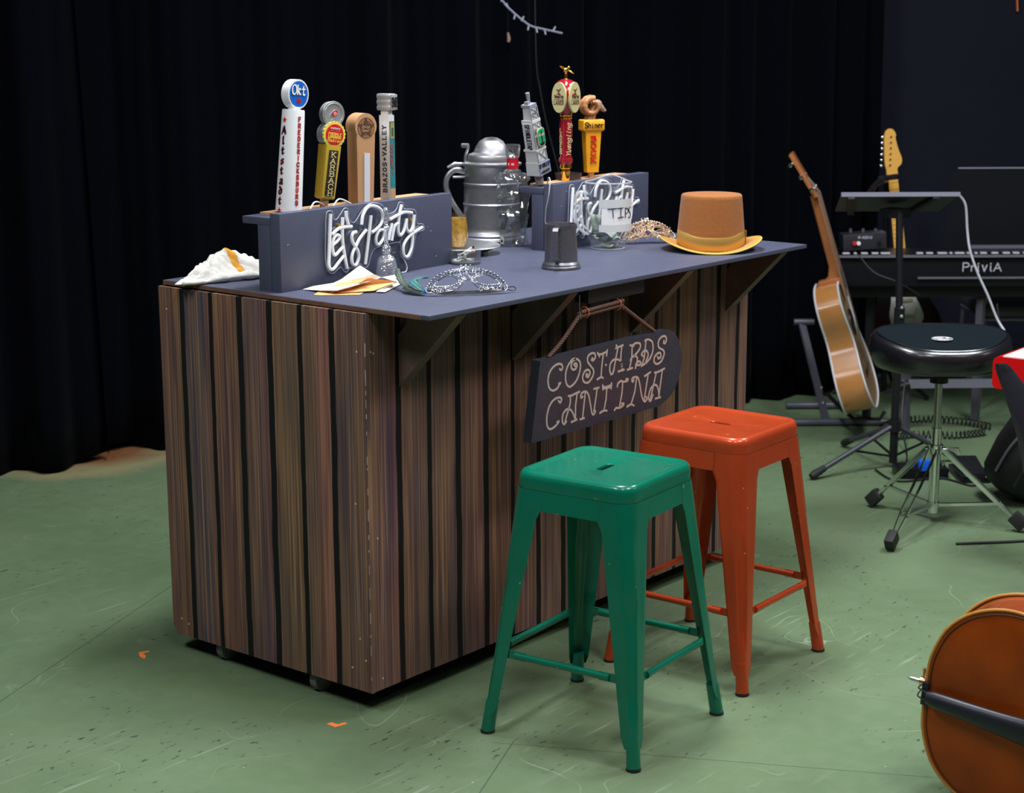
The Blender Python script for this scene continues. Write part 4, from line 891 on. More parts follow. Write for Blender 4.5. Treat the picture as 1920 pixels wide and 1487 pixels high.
# ---------------------------------------------------------------- drinking things
P_ = (1.262, .655, CT)
M = at(*P_); t = thing('lidded_tankard', 'large dull pewter tankard with a domed lid and curved handle', 'tankard', M)
m = MB(M); m.lathe([(0, 0), (.103, 0), (.106, .006), (.104, .012), (.100, .015), (.101, .022), (.097, .027), (.093, .034), (.0915, .05), (.090, .113), (.0925, .116), (.0925, .120), (.0895, .123), (.088, .178), (.0905, .181), (.0905, .185), (.0875, .188), (.0865, .236), (.089, .240), (0, .240)], 56); m.build('body', pewter, t, smooth=35)
m = MB(M); m.lathe([(0, .240), (.093, .240), (.0975, .244), (.097, .249), (.078, .254), (.0765, .271), (.074, .276), (.066, .279), (.057, .283), (.050, .300), (.038, .318), (.02, .328), (0, .331)], 56); lid = m.build('lid', pewter, t, smooth=35)
hd_ = -RGT * 1.0 + FWD * -.15; hd_ = hd_.normalized()
def hp(a, z): return Vector((hd_.x * a, hd_.y * a, z))
m = MB(M); m.tube(cr([hp(.085, .222), hp(.118, .228), (hp(.142, .205)), hp(.146, .17), hp(.128, .125), hp(.105, .088), hp(.088, .062)], 8), [.010] * 10 + [.009] * 39, 12, flat=(1, .7)); m.tube([hp(.085, .205), hp(.125, .205)], .0045, 8); m.build('handle', pewter, t)
m = MB(M); m.tube([hp(.095, .246), hp(.118, .246), hp(.142, .236)], [.006, .008, .004], 10); m.tube(cr([hp(.085, .25), hp(.083, .272), hp(.078, .288), hp(.074, .300)], 5), .005, 8); c = hp(.074, .304); x_ = Vector((-hd_.y, hd_.x, 0)); m.cyl(c - x_ * .0 - hd_ * .0, c + hd_ * .018 - x_ * .014, .0075, n=14); m.build('thumb_piece', pewter, lid)

M = at(.872, .066, CT); t = thing('pewter_mug', 'small grey pewter mug with an angular strap handle, near the front edge of the bar', 'mug', M)
dpew = pm('grey_pewter', (.19, .185, .20), .42, .8, noise=(140, .25), bump=(220, .25), rvar=.06)
m = MB(M); m.lathe([(0, 0), (.055, 0), (.0565, .004), (.0555, .008), (.0525, .011), (.0535, .014), (.0505, .018), (.0475, .021), (.046, .06), (.0425, .115), (.0425, .121), (.0445, .124), (.0445, .128), (.0415, .128), (.040, .118), (.044, .03), (.040, .012), (0, .010)], 48); m.build('body', dpew, t, smooth=35)
hd_ = (-FWD - RGT * .28).normalized(); w_ = Vector((-hd_.y, hd_.x, 0))
m = MB(M)
path = [hp(.041, .119), hp(.062, .119), hp(.067, .113), hp(.070, .055), hp(.066, .033), hp(.050, .031)]
rows = []
for k, p in enumerate(path):
    q = path[min(k + 1, len(path) - 1)] - path[max(k - 1, 0)]; nrm = q.cross(w_).normalized() * .003
    rows.append([p + w_ * .008 + nrm, p - w_ * .008 + nrm, p - w_ * .008 - nrm, p + w_ * .008 - nrm])
V = m.grid(rows, closed_u=True); m.face(V[0]); m.face(V[-1]); m.box(hp(.049, .036), (.012, .012, .018), Matrix.Rotation(math.atan2(hd_.y, hd_.x), 3, 'Z')); m.build('handle', dpew, t, smooth=30)

M = at(1.322, .232, CT); t = thing('plastic_pitcher', 'clear ribbed plastic pitcher with TIPS on a taped paper label and banknotes inside', 'pitcher', M)
clr = glass('clear_plastic', thin=True, rough=.02, tint=(.94, .95, .97), milk=.035); clr_e = glass('solid_plastic', thin=True, tint=(.93, .94, .97), base=.26, edge=.8, milk=.42)
va = math.atan2(-.6371, -.7708)   # bearing towards the photographer
def spout(r, z, a):
    d = abs(((a - va - rad(172) + PI) % (2 * PI)) - PI); k = max(0, 1 - d / 1.0) ** 1.5
    if z > .17: return (r * (1 + .16 * k * (z - .17) / .035), z + .018 * k * (z - .17) / .035)
    return (r * (1 - .018 * (math.cos(a * 26) > .3)), z)
m = MB(M); m.lathe([(0, .004), (.050, .004), (.0515, .012), (.060, .032), (.066, .042), (.069, .055), (.0705, .17), (.0715, .206)], 104, fn=spout); m.lathe([(0, 0), (.0505, 0), (.0525, .006), (.0535, .012), (.0625, .030)], 48); m.build('body', clr, t, smooth=35)
m = MB(M); pts = []
for k in range(72):
    a = 2 * PI * k / 72; r, z = spout(.0718, .206, a); pts.append((r * math.cos(a), r * math.sin(a), z))
m.tube(pts, .0022, 6, closed=True); m.tube([(.051 * math.cos(2 * PI * k / 48), .051 * math.sin(2 * PI * k / 48), .0022) for k in range(48)], .002, 6, closed=True); m.build('rim', clr_e, t)
hd_ = (-RGT * 1 - FWD * .25).normalized()
m = MB(M)
for o_ in (-.008, .008):
    w_ = Vector((-hd_.y, hd_.x, 0)) * o_; m.tube([p + w_ for p in cr([hp(.068, .172), hp(.088, .178), hp(.104, .165), hp(.108, .135), hp(.104, .095), hp(.09, .062), hp(.066, .046)], 7)], .0035, 8)
    m.tube([p + w_ for p in cr([hp(.070, .155), hp(.084, .160), hp(.093, .148), hp(.095, .125), hp(.09, .09), hp(.07, .062)], 6)], .0018, 8)
m.build('handle', clr_e, t)
def onp(ang, z, r=.0722): a = va + rad(ang); return Vector((r * math.cos(a), r * math.sin(a), z))
def patch(mb, a0, a1, z0, z1, r): mb.grid([[onp(a0 + (a1 - a0) * k / 16, z, r) for k in range(17)] for z in (z0, z1)])
m = MB(M); patch(m, -20, 78, .074, .150, .0718); m.build('paper_label', pm('label_paper', (.80, .80, .80), .7), t)
m = MB(M); patch(m, -26, 80, .132, .158, .0724); patch(m, -26, 80, .058, .080, .0724); m.build('masking_tape', pm('white_tape', (.60, .61, .62), .6, noise=(60, .06)), t)
m = MB(M)
LT = {'T': [[(-5, .129), (18, .131)], [(7, .130), (8.5, .118), (9, .102)]], 'I': [[(20, .131), (36, .132)], [(29, .131), (29, .104)], [(21, .102), (37, .104)]], 'P': [[(43, .131), (43, .100)], [(43, .130), (52, .128), (54, .118), (44, .113)]], 'S': [[(66, .130), (60, .131), (57, .122), (64, .114), (66, .105), (60, .099), (56, .102)]]}
for ss in LT.values():
    for s_ in ss: m.tube([onp(a, z + .0, .0731) for a, z in cr2(s_, 4)], .0013, 6)
m.build('handwriting', pm('marker_ink', (.008, .02, .045), .4), t)
bill = pm('banknote_green', (.30, .36, .28), .8, noise=(90, .5))
for i, (z, a, b_, c, lab) in enumerate(((.012, 20, .006, .02, 'lowest crumpled banknote at the bottom of the clear pitcher'), (.030, -35, .010, -.01, 'middle banknote curled flat inside the clear pitcher'), (.046, 5, .008, .012, 'topmost pale banknote lying across the inside of the pitcher'))):
    m = MB(M @ Matrix.Translation((c * .3, 0, z)) @ Matrix.Rotation(rad(a), 4, 'Z')); rows = []
    for j in range(11):
        x = -.045 + .09 * j / 10; rows.append([(x, y, b_ * math.sin(j * .9 + i) + .004 * math.sin(y * 120 + i)) for y in (-.024, -.012, 0, .012, .024)])
    m.grid(rows); o = m.build('banknote', bill, label=lab, cat='banknote', group='banknotes in the tip pitcher'); s_ = o.modifiers.new('thickness', 'SOLIDIFY'); s_.thickness = .0006
m = MB(M); rows = []
for j in range(9): rows.append([onp(-60 + 4.5 * j, .055 + .055 * k / 4, .062 - .004 * math.sin(k * 1.5 + j)) for k in range(5)])
m.grid(rows); o = m.build('banknote', bill, label='banknote standing upright against the inside of the pitcher', cat='banknote', group='banknotes in the tip pitcher'); s_ = o.modifiers.new('thickness', 'SOLIDIFY'); s_.thickness = .0006

M = at(1.185, .503, CT, .5); t = thing('liquor_bottle', 'clear twisted glass bottle with a glass stopper and red neck band', 'bottle', M)
rr = random.Random(11); m = MB(M); lv = [(0, .041), (.012, .043), (.055, .045), (.10, .050), (.105, .053), (.15, .049), (.165, .055), (.20, .051), (.212, .056), (.228, .046), (.236, .028), (.242, .018), (.275, .0165)]
rings = []
for k, (z, r) in enumerate(lv):
    n = 10; tw = z * 6 if z < .23 else 0; j = .12 if .01 < z < .22 else 0
    rings.append([(r * (1 + rr.uniform(-j, j)) * math.cos(2 * PI * i / n + tw), r * (1 + rr.uniform(-j, j)) * math.sin(2 * PI * i / n + tw), z) for i in range(n)])
V = m.grid(rings, closed_u=True); m.face(V[0][::-1]); m.face(V[-1]); m.build('bottle_glass', glass('bottle_glass', thin=True, tint=(.86, .88, .88), base=.16, edge=.7, milk=.05, crackle=22), t, smooth=12)
m = MB(M); m.lathe([(.0172, .243), (.0185, .244), (.0185, .274), (.0172, .275)], 28); m.build('neck_band', pm('red_band', (.62, .005, .02), .4), t)
m = MB(M); Tn = frame(Vector((math.cos(va - .5), math.sin(va - .5), 0)) * .0187 + UP * .255, Vector((-math.sin(va - .5), math.cos(va - .5), 0)), UP); m.stroke([(-.004, .004), (.004, .004)], .002, .0006, Tn); m.stroke([(-.004, 0), (.004, 0)], .002, .0006, Tn); m.stroke([(-.012, .0), (-.012, .006)], .002, .0006, Tn); m.build('band_lettering', white, t, smooth=0)
m = MB(M); rings = []
for z, r in ((.276, .019), (.283, .023), (.297, .0235), (.312, .025), (.318, .022)): rings.append([(r * (1 + rr.uniform(-.1, .1)) * math.cos(2 * PI * i / 9), r * math.sin(2 * PI * i / 9), z + rr.uniform(-.001, .001)) for i in range(9)])
V = m.grid(rings, closed_u=True); m.face(V[0][::-1]); m.face(V[-1]); m.build('stopper', glass('bottle_glass', thin=True, tint=(.86, .88, .88), base=.16, edge=.7, milk=.05, crackle=22), t, smooth=12)
m = MB(M); T = frame(Vector((math.cos(va - .5 - .75), math.sin(va - .5 - .75), 0)) * .049 + UP * .022, Vector((-math.sin(va - 1.25), math.cos(va - 1.25), 0)), UP); m.prism(rring(.007, .011, .001, 1), 0, .0012, T); m.build('price_sticker', pm('sticker', (.55, .52, .42), .6), t, smooth=0)
m = MB(M); m.prism(rring(.004, .0035, .0005, 1), .0013, .0017, T @ Matrix.Translation((0, -.002, 0))); m.build('sticker_print', blackp, t, smooth=0)

M = at(.985, .558, CT + .0102); t = thing('drinking_glass', 'stemless glass of amber drink half hidden behind the left tap stand', 'glass', M)
thinG = glass('thin_glass', thin=True, ior=1.45, tint=(.95, .96, .97))
m = MB(M); m.lathe([(0, 0), (.022, 0), (.028, .012), (.0325, .035), (.031, .07), (.027, .108)], 36); m.build('glass_wall', thinG, t)
m = MB(M); m.lathe([(0, .004), (.021, .004), (.027, .014), (.0312, .035), (.0298, .07), (.0275, .092), (0, .092)], 36); m.build('amber_drink', pm('amber_drink', (.52, .29, .05), .12, .25, noise=(90, .7), bump=(120, 1.0)), t)
M = at(.945, .515, CT, .3); m = MB(M)
m.lathe([(0, .006), (.075, .006), (.09, .009), (.112, .019), (.1235, .022), (.125, .024), (.1235, .026), (.110, .022), (.088, .012), (.075, .009), (0, .009)], 64, fn=lambda r, z, a: (r * (1 + (.006 * math.cos(a * 60) if r > .12 else 0)), z))
m.lathe([(0, 0), (.07, 0), (.075, .007), (0, .007)], 40)
m.build('serving_plate', pewter, loc=(.945, .515, CT), label='round silver serving plate with a beaded rim under the tankard and glass', cat='plate')
M = at(.757, .352, CT, .2); M = at(.779, .366 - .018, CT); t = thing('ashtray', 'smoky glass ashtray full of crumpled paper butts by the end of the left stand', 'ashtray', M)
smoke = glass('smoky_glass', thin=True, tint=(.80, .82, .82), base=.08, milk=.03)
m = MB(M); m.lathe([(0, .0), (.0445, .0), (.0455, .004), (.0465, .040), (.0435, .040), (.042, .011), (0, .010)], 40); m.build('bowl', smoke, t)
m = MB(M); m.lathe([(0, .001), (.044, .001), (.0445, .007), (0, .008)], 40); m.build('base_glass', pm('dark_glass_base', (.10, .115, .11), .15), t)
rr = random.Random(3); bw = pm('cigarette_paper', (.72, .69, .64), .7); bt = pm('burnt_tip', (.05, .045, .04), .8); br_ = pm('lip_red', (.5, .06, .06), .6)
for i in range(9):
    a = rr.uniform(0, 6.3); p = Vector((rr.uniform(-.016, .016), rr.uniform(-.014, .014), .013 + .0032 * i)); d = Vector((math.cos(a), math.sin(a), rr.uniform(-.08, .22))).normalized(); l = rr.uniform(.017, .023)
    if i == 8: p = Vector((.008, 0, .036)); d = Vector((.55, -.65, .55)).normalized(); l = .024
    m = MB(M); m.tube([p - d * l, p, p + d * l], [.0033, .0038, .0034], 8, flat=(1, .75)); m.mi = 1 + (i % 3 == 0); m.cyl(p + d * (l - .006), p + d * (l + .0006), .0037, n=8)
    m.build('cigarette_butt', [bw, bt, br_], label='pale cigarette butt piled in the smoky glass ashtray', cat='cigarette butt', group='butts in the ashtray')

M = at(.405, .308, CT); t = thing('glass_bell', 'cut crystal hand bell standing in front of the white neon letters', 'bell', M)
cut = glass('cut_crystal', thin=True, tint=(.88, .89, .92), base=.22, edge=.7, milk=.12, crackle=120)
def facet(r, z, a):
    if .008 < z < .062: return (r * (1 + .022 * math.cos(14 * a + z * 420) * math.cos(14 * a - z * 420)), z)
    return (r, z)
m = MB(M); m.lathe([(.0285, 0), (.0305, .002), (.0302, .012), (.0292, .022), (.028, .032), (.0268, .042), (.024, .054), (.019, .062), (.011, .068), (.010, .071), (0, .072)], 84, fn=facet); m.lathe([(.0285, 0), (.027, .01), (.024, .04), (.018, .056), (.0, .063)], 40); m.build('bell_cup', cut, t, smooth=25)
m = MB(M); m.lathe([(rr_0, .07 + (zz_0 - .07) * 1.6) for rr_0, zz_0 in [(0, .070), (.011, .071), (.0135, .076), (.012, .081), (.0065, .086), (.005, .11), (.0085, .116), (.0055, .121), (.009, .128), (.0095, .136), (.007, .146), (.003, .149), (0, .149)]], 12); m.build('handle', cut, t, smooth=12)
m = MB(); M = at(1.232, .448, CT); t = thing('salt_shaker', 'tiny glass salt shaker with a metal cap beside the far tap stand', 'salt shaker', M); m.b.free()
m = MB(M); m.lathe([(0, 0), (.0135, 0), (.0145, .004), (.0125, .022), (.0105, .05), (0, .05)], 8); m.build('glass_jar', glass('salt_glass', thin=True, ior=1.5, tint=(.75, .78, .82)), t, smooth=12)
m = MB(M); m.lathe([(0, .001), (.0125, .001), (.012, .016), (0, .016)], 16); m.build('salt', white, t)
m = MB(M); m.lathe([(.0108, .05), (.0115, .051), (.0115, .062), (.008, .067), (0, .068)], 18); m.build('cap', chrome, t)

# ---------------------------------------------------------------- top hat
M = at(1.502, -.030, CT, math.atan2(-.7708, .6371)); t = thing('top_hat', 'brown felt top hat with a gold satin band at the front edge of the bar', 'hat', M)
felt = pm('brown_felt', (.29, .100, .020), .95, noise=(120, .2), sheen=.08, bump=(300, .35)); brimf = pm('tan_felt', (.48, .22, .045), .9, noise=(90, .12), sheen=.05)
def crown(r, z, a): return (r * (1 + .03 * math.cos(2 * a)), z + (.016 * math.cos(a) ** 4 if z < .03 else 0))
m = MB(M); m.lathe([(.100, .004), (.102, .03), (.100, .06), (.095, .12), (.0915, .158), (.0905, .167), (.087, .171), (.06, .1715), (0, .171)], 64, fn=crown); m.build('crown', felt, t, smooth=50)
def brim(a, u):   # u from the crown outwards
    r = .098 + .052 * u; rx = .098 + .058 * u; c = abs(math.cos(a))
    return Vector((rx * math.cos(a), r * math.sin(a), .002 + .034 * (c ** 2.2) * (.35 + .65 * u) + .002 * u))
for nm, dz, mt_, rows_ in (('brim', 0, brimf, [k / 8 for k in range(9)]),):
    m = MB(M); up_ = [[brim(2 * PI * j / 80, u) for j in range(80)] for u in rows_]; dn = [[p - Vector((0, 0, .0022)) for p in r_] for r_ in up_[::-1]]; m.grid(up_ + dn, closed_u=True); m.build(nm, mt_, t, smooth=60)
m = MB(M); m.tube([brim(2 * PI * j / 80, 1.0) - Vector((0, 0, .001)) for j in range(80)], .0022, 6, closed=True); m.build('brim_binding', pm('yellow_binding', (.55, .42, .05), .6), t)
satin = pm('gold_satin', (.56, .34, .09), .36, .55, aniso=.8)
def bandf(r, z, a): q = crown(r, .05, a); return (q[0] * (1 - .02 * z / .055), z + (.016 if z < .02 else .010) * math.cos(a) ** 4)
m = MB(M); m.lathe([(.1015, .004), (.1032, .007), (.1038, .028), (.1022, .053), (.1002, .055)], 64, fn=bandf); m.build('satin_band', satin, t, smooth=50)
m = MB(M); m.box((.1065, -.012, .040), (.003, .014, .04), bev=.001); m.build('band_fold', satin, t)

# ---------------------------------------------------------------- papers, towel, masks
pap = pm('cream_paper', (.80, .72, .62), .7); man = pm('manila_inside', (.72, .38, .14), .7, noise=(20, .1))
ENV1=[(0.12, 0.343, 1.068), (0.144, 0.329, 1.075), (0.19, 0.299, 1.081), (0.223, 0.302, 1.087), (0.303, 0.31, 1.115), (0.247, 0.206, 1.107), (0.268, 0.196, 1.097), (0.231, 0.192, 1.093), (0.161, 0.192, 1.087), (0.111, 0.206, 1.079), (0.111, 0.27, 1.073)]
ENV2=[(0.14, 0.319, 1.075), (0.186, 0.281, 1.083), (0.211, 0.196, 1.102), (0.286, 0.157, 1.087), (0.198, 0.16, 1.073), (0.129, 0.209, 1.071), (0.114, 0.272, 1.071)]
ENV3=[(0.268, 0.196, 1.097), (0.436, 0.288, 1.079), (0.368, 0.211, 1.07), (0.211, 0.131, 1.07), (0.198, 0.151, 1.071), (0.289, 0.16, 1.085)]
ENV4=[(0.167, 0.262, 1.087), (0.112, 0.231, 1.071), (0.16, 0.21, 1.077), (0.201, 0.182, 1.103), (0.217, 0.177, 1.103)]
ENV5=[(0.072, 0.253, 1.068), (0.076, 0.234, 1.068), (0.146, 0.16, 1.068), (0.179, 0.177, 1.068), (0.128, 0.287, 1.068)]
def sheet(polys, label):
    m = MB()
    for mi, pl in polys:
        m.mi = mi; c = Vector((sum(p[0] for p in pl) / len(pl), sum(p[1] for p in pl) / len(pl), sum(p[2] for p in pl) / len(pl))); cv = m.v(c); vs = [m.v(p) for p in pl]
        for k in range(len(vs)): m.face([cv, vs[k], vs[(k + 1) % len(vs)]])
    o = m.build('envelope', [pap, man], label=label, cat='envelope', group='crumpled envelopes on the bar', smooth=0); s_ = o.modifiers.new('thickness', 'SOLIDIFY'); s_.thickness = .0007; s_.offset = 1
sheet([(0, ENV1), (1, ENV2)], 'crumpled cream envelope with a raised peak, in front of the neon sign')
sheet([(0, ENV3)], 'cream envelope end poking out beside the green feathers')
sheet([(1, ENV4)], 'folded tan paper flap lying across the crumpled envelopes')
sheet([(1, ENV5)], 'flat tan envelope lowest in the pile on the bar')

tw = pm('towel_cotton', (.62, .60, .55), .95, noise=(35, .12), sheen=.4, bump=(420, 1.0)); tws = pm('towel_stripe', (.62, .29, .03), .95, bump=(420, 1.0))
def towel_h(u, v):
    env = (min(1, u / .62)) ** .9 * .052 * (1 if u < .85 else 1 - (u - .85) * 1.2)
    s_ = math.sin(PI * min(1, v * .94 + .05)) ** .7
    ridge = .020 * max(0, math.sin(PI * (v * 1.9 - u * .8 + .25))) * min(1, u * 2.5) - .016 * math.exp(-((v - .30 - .25 * u) / .07) ** 2) * min(1, u * 3)
    f = .006 * math.sin(7 * u + 9 * v) + .005 * math.sin(15 * v - 9 * u + 1) + .004 * math.sin(23 * u + 11 * v) + .0022 * math.sin(61 * u + 30 * v) + .002 * math.sin(47 * v - 52 * u)
    return max(.0015, env * s_ + (f + ridge) * s_ * min(1, u * 3 + .2))
m = MB(); rows = []
NU, NV = 90, 44
for i in range(NU + 1):
    u = i / NU; row = []
    for j in range(NV + 1):
        v = j / NV; wd_ = .02 + .125 * min(1, u * 1.3) - .008 * math.sin(u * 9)
        x = -.030 + .295 * u + .012 * math.sin(v * 5 + u * 3) - .05 * v * u; y = .648 - .036 * u + wd_ * v + .007 * math.sin(u * 14)
        row.append((x, min(y, .778), CT + towel_h(u, v)))
    rows.append(row)
V = m.grid(rows)
for f in list(m.b.faces):
    c = f.calc_center_median(); k = (c.x + .30 * (c.y - .63))
    if .158 < k < .176: f.material_index = 1
o = m.build('bar_towel', [tw, tws], label='crumpled off white towel with an orange stripe at the left end of the bar', cat='towel', smooth=80); s_ = o.modifiers.new('thickness', 'SOLIDIFY'); s_.thickness = .003; s_.offset = 1
tb = MB()
pts = [(-.030, .650, CT + .004), (.02, .628, CT + .006), (.06, .622, CT + .009), (.10, .612, CT + .013), (.15, .600, CT + .014), (.20, .592, CT + .010), (.26, .585, CT + .006)]
P = cr(pts, 6); rs = [.0045 + .009 * min(1, k / 14) + .0025 * math.sin(k * .55) + .0015 * math.sin(k * 1.3) - .007 * max(0, (k - 26) / 11) for k in range(len(P))]
tb.tube([Vector((p.x, p.y, max(p.z, CT + rs[k] * .8 + .0005))) for k, p in enumerate(P)], rs, 12, flat=(.8, 1.25)); e = tb.build('towel_hem_roll', tw, o, smooth=80)

def filigree(M, mat, bead, label, W_=.112, seed=1, dark=None, gems=None):
    t = thing('masquerade_mask', label, 'mask', M, 'filigree masquerade masks')
    def bend(x, y, o=0): k = x / W_; return Vector((x, y, .030 * (1 - k * k) + o))
    def line(mb, pts, r, n=6, closed=False):
        P = cr2(pts, n, closed); mb.tube([bend(x, y) for x, y in P], r, 6, closed=closed)
    out = [(0, .074), (.02, .066), (.045, .062), (.075, .050), (.098, .028), (.108, .010), (.100, -.002), (.080, -.006), (.050, -.004), (.030, .0), (.018, .012), (.008, .026), (0, .030)]
    eye = [(.022, .024), (.036, .042), (.055, .044), (.078, .030), (.086, .018), (.068, .013), (.042, .013)]
    m = MB(M); rr = random.Random(seed)
    for s_ in (-1, 1):
        line(m, [(s_ * x, y) for x, y in out], .0013); line(m, [(s_ * x, y - .0025) for x, y in out[:7]], .0008)
        line(m, [(s_ * x, y) for x, y in eye], .0015, closed=True); line(m, [(s_ * (x - .053) * 1.14 + s_ * .053, (y - .027) * 1.22 + .027) for x, y in eye], .0009, closed=True)
        for k in range(64):
            for _ in range(40):
                x = rr.uniform(.003, .106); y = rr.uniform(-.004, .070)
                topy = .070 - .0045 * (x / .02) if x < .05 else .058 - (x - .05) * .95
                if y > topy or (x < .03 and y < .030 - x * .8): continue
                ex = (x - .054) / .036; ey = (y - .027) / .020
                if ex * ex + ey * ey < 1: continue
                if y < .002 and x > .1: continue
                break
            a0 = rr.uniform(0, 6.3); R_ = rr.uniform(.0035, .0075); sg = rr.choice((-1, 1))
            m.tube([bend(s_ * (x + R_ * (1 - j / 12) * math.cos(a0 + sg * j * .5)), y + R_ * (1 - j / 12) * math.sin(a0 + sg * j * .5), rr.uniform(-.0006, .0006)) for j in range(11)], .00075, 5)
    for x, y in ((0, .080), (-.012, .078), (.012, .078)): m.tube([bend(x, .066), bend(x * 1.1, y)], [.0022, .0006], 6)
    m.build('filigree', mat, t, smooth=60)
    m = MB(M)
    for s_ in (-1, 1):
        P = cr2(eye, 4, True)
        for x, y in P[12:]: m.ball(bend(s_ * x, y, .002), .0019, 8)
        for x, y in cr2(out[1:6], 3): m.ball(bend(s_ * x, y + .001, .001), .0021, 8)
    for x, y, r in ((0, .076, .0028), (0, .062, .003), (-.012, .076, .0022), (.012, .076, .0022), (0, .046, .002)): m.ball(bend(x, y, .003), r, 10)
    m.build('beading', bead, t)
    if gems:
        m = MB(M)
        for s_ in (-1, 1):
            for x, y in cr2([(.006, .056), (.03, .054), (.055, .052), (.08, .040), (.098, .022)], 3): m.ball(bend(s_ * x, y, .0035), .003, 6, (1, 1, .6))
        m.build('gem_row', gems, t, smooth=0)
    return t
msil = pm('dark_silver_filigree', (.50, .50, .53), .25, 1); mdark = pm('black_trim', (.01, .01, .012), .5)
mx_ = Vector((.80, -.60, 0)).normalized(); my_ = (UP * .86 + Vector((.60, .80, 0)) * .50).normalized()
MM = frame((.322, -.055, CT + .009), mx_, my_) @ Matrix.Diagonal((1.0, .84, .7, 1))
mk = filigree(MM, msil, pm('bright_bead', (.78, .78, .82), .15, .6), 'silver filigree masquerade mask with green feathers at the near front corner', seed=5, gems=pm('dark_green_gem', (.01, .035, .03), .15))
m = MB(MM); m.prism([(-.06, -.006), (-.1, .004), (-.104, .010), (-.1, .016), (-.03, .004), (.03, .004), (.1, .016), (.106, .008), (.1, .0), (.06, -.006)], -.006, -.003); m.build('padding', mdark, mk, smooth=0)
m = MB(MM); m.tube(cr([(.104, .006, .0), (.116, .014, -.012), (.13, .016, -.02), (.134, .008, -.022), (.122, .003, -.015), (.106, .004, -.002)], 5), .0016, 6); m.build('elastic_loop', mdark, mk)
def feather(M, pts, w, mat, parent, name='feather'):
    m = MB(M); P = cr(pts, 6); n = len(P); rows = []
    for i, p in enumerate(P):
        d = (P[min(i + 1, n - 1)] - P[max(i - 1, 0)]).normalized(); s_ = d.cross(Vector((.1, .2, 1))).normalized(); u = i / (n - 1); ww = w * (math.sin(PI * min(1, u * .9 + .08)) ** .6) * (1 - .5 * u ** 6)
        k = .15 * math.sin(i * 2.1); rows.append([p - s_ * ww * (1 + k), p - s_ * ww * .5 + Vector((0, 0, ww * .18)), p + Vector((0, 0, ww * .22)), p + s_ * ww * .5 + Vector((0, 0, ww * .18)), p + s_ * ww * (1 - k)])
    m.grid(rows); o = m.build(name, mat, parent, smooth=60); s2 = o.modifiers.new('thickness', 'SOLIDIFY'); s2.thickness = .0006
    m = MB(M); m.tube([p + Vector((0, 0, w * .24)) for p in P], [.0008] * (n - 1) + [.0003], 5); m.build('quill', pm('quill', (.12, .11, .07), .5), o)
I_ = Matrix()
fteal = pm('teal_feather', (.012, .16, .14), .5, noise=(70, .6), bump=(300, .8)); fol = pm('olive_feather', (.035, .07, .045), .45, noise=(80, .7), bump=(300, .8)); fdk = pm('dark_feather', (.012, .02, .022), .4, noise=(60, .5))
FE=[[(0.309, 0.176, 1.117), (0.285, 0.15, 1.102), (0.268, 0.118, 1.087), (0.247, 0.064, 1.079), (0.247, 0.024, 1.073)], [(0.329, 0.086, 1.097), (0.3, 0.083, 1.102), (0.272, 0.087, 1.095), (0.25, 0.048, 1.087), (0.247, 0.025, 1.077)], [(0.252, 0.103, 1.079), (0.239, 0.066, 1.077), (0.236, 0.015, 1.071)]]
feather(I_, FE[0], .010, fol, mk); feather(I_, FE[1], .014, fteal, mk); feather(I_, FE[2], .011, fdk, mk)
m = MB(); rr = random.Random(2); c = Vector(FE[0][-1])
for k in range(40): d = Vector((rr.uniform(-1, 1), rr.uniform(-1, 1), rr.uniform(-.2, 1))).normalized(); m.tube([c, c + d * rr.uniform(.006, .014)], [.0012, .0003], 4)
m.build('blue_tuft', pm('blue_tuft', (.0, .26, .55), .5), mk)
mgold = pm('rose_gold_filigree', (.86, .66, .48), .25, .8)
MM = frame((1.500, .208, CT + .008), Vector((.78, -.62, .05)), (UP * .62 + Vector((.5, .62, 0)) * .62).normalized())
g2 = filigree(MM @ Matrix.Scale(.86, 4), mgold, pm('pearl', (.75, .72, .68), .25), 'rose gold filigree masquerade mask with pearls between the pitcher and the top hat', seed=8)
m = MB(MM); rr = random.Random(6)
for k in range(190):
    x, y = rr.uniform(-.075, .075), 0; y = rr.uniform(0, .062 * (1 - (x / .09) ** 2)); a = rr.uniform(0, 6.3); c = Vector((x, y, .012 + rr.uniform(0, .012))); d = Vector((math.cos(a), math.sin(a), rr.uniform(-.3, .5))) * rr.uniform(.006, .014)
    m.tube([c - d, c + Vector((0, 0, .003)), c + d], [.0008, .0018, .0006], 5)
m.ball((.01, .068, .018), .006, 12); m.build('metal_leaves', mgold, g2)
# ================================================================ BACKGROUND: INSTRUMENTS AND STANDS
bm_ = pm('black_metal', (.009, .009, .012), .38, spec=.35); gm = pm('grey_powder_metal', (.085, .085, .11), .42, .2); bpl = pm('black_plastic', (.006, .006, .009), .35, spec=.3)
def WM_(f, r, z=0, a=0): return Matrix.Translation(W(f, r, z)) @ Matrix(((.6371, .7708, 0, 0), (-.7708, .6371, 0, 0), (0, 0, 1, 0), (0, 0, 0, 1))) @ Matrix.Rotation(a, 4, 'Z')
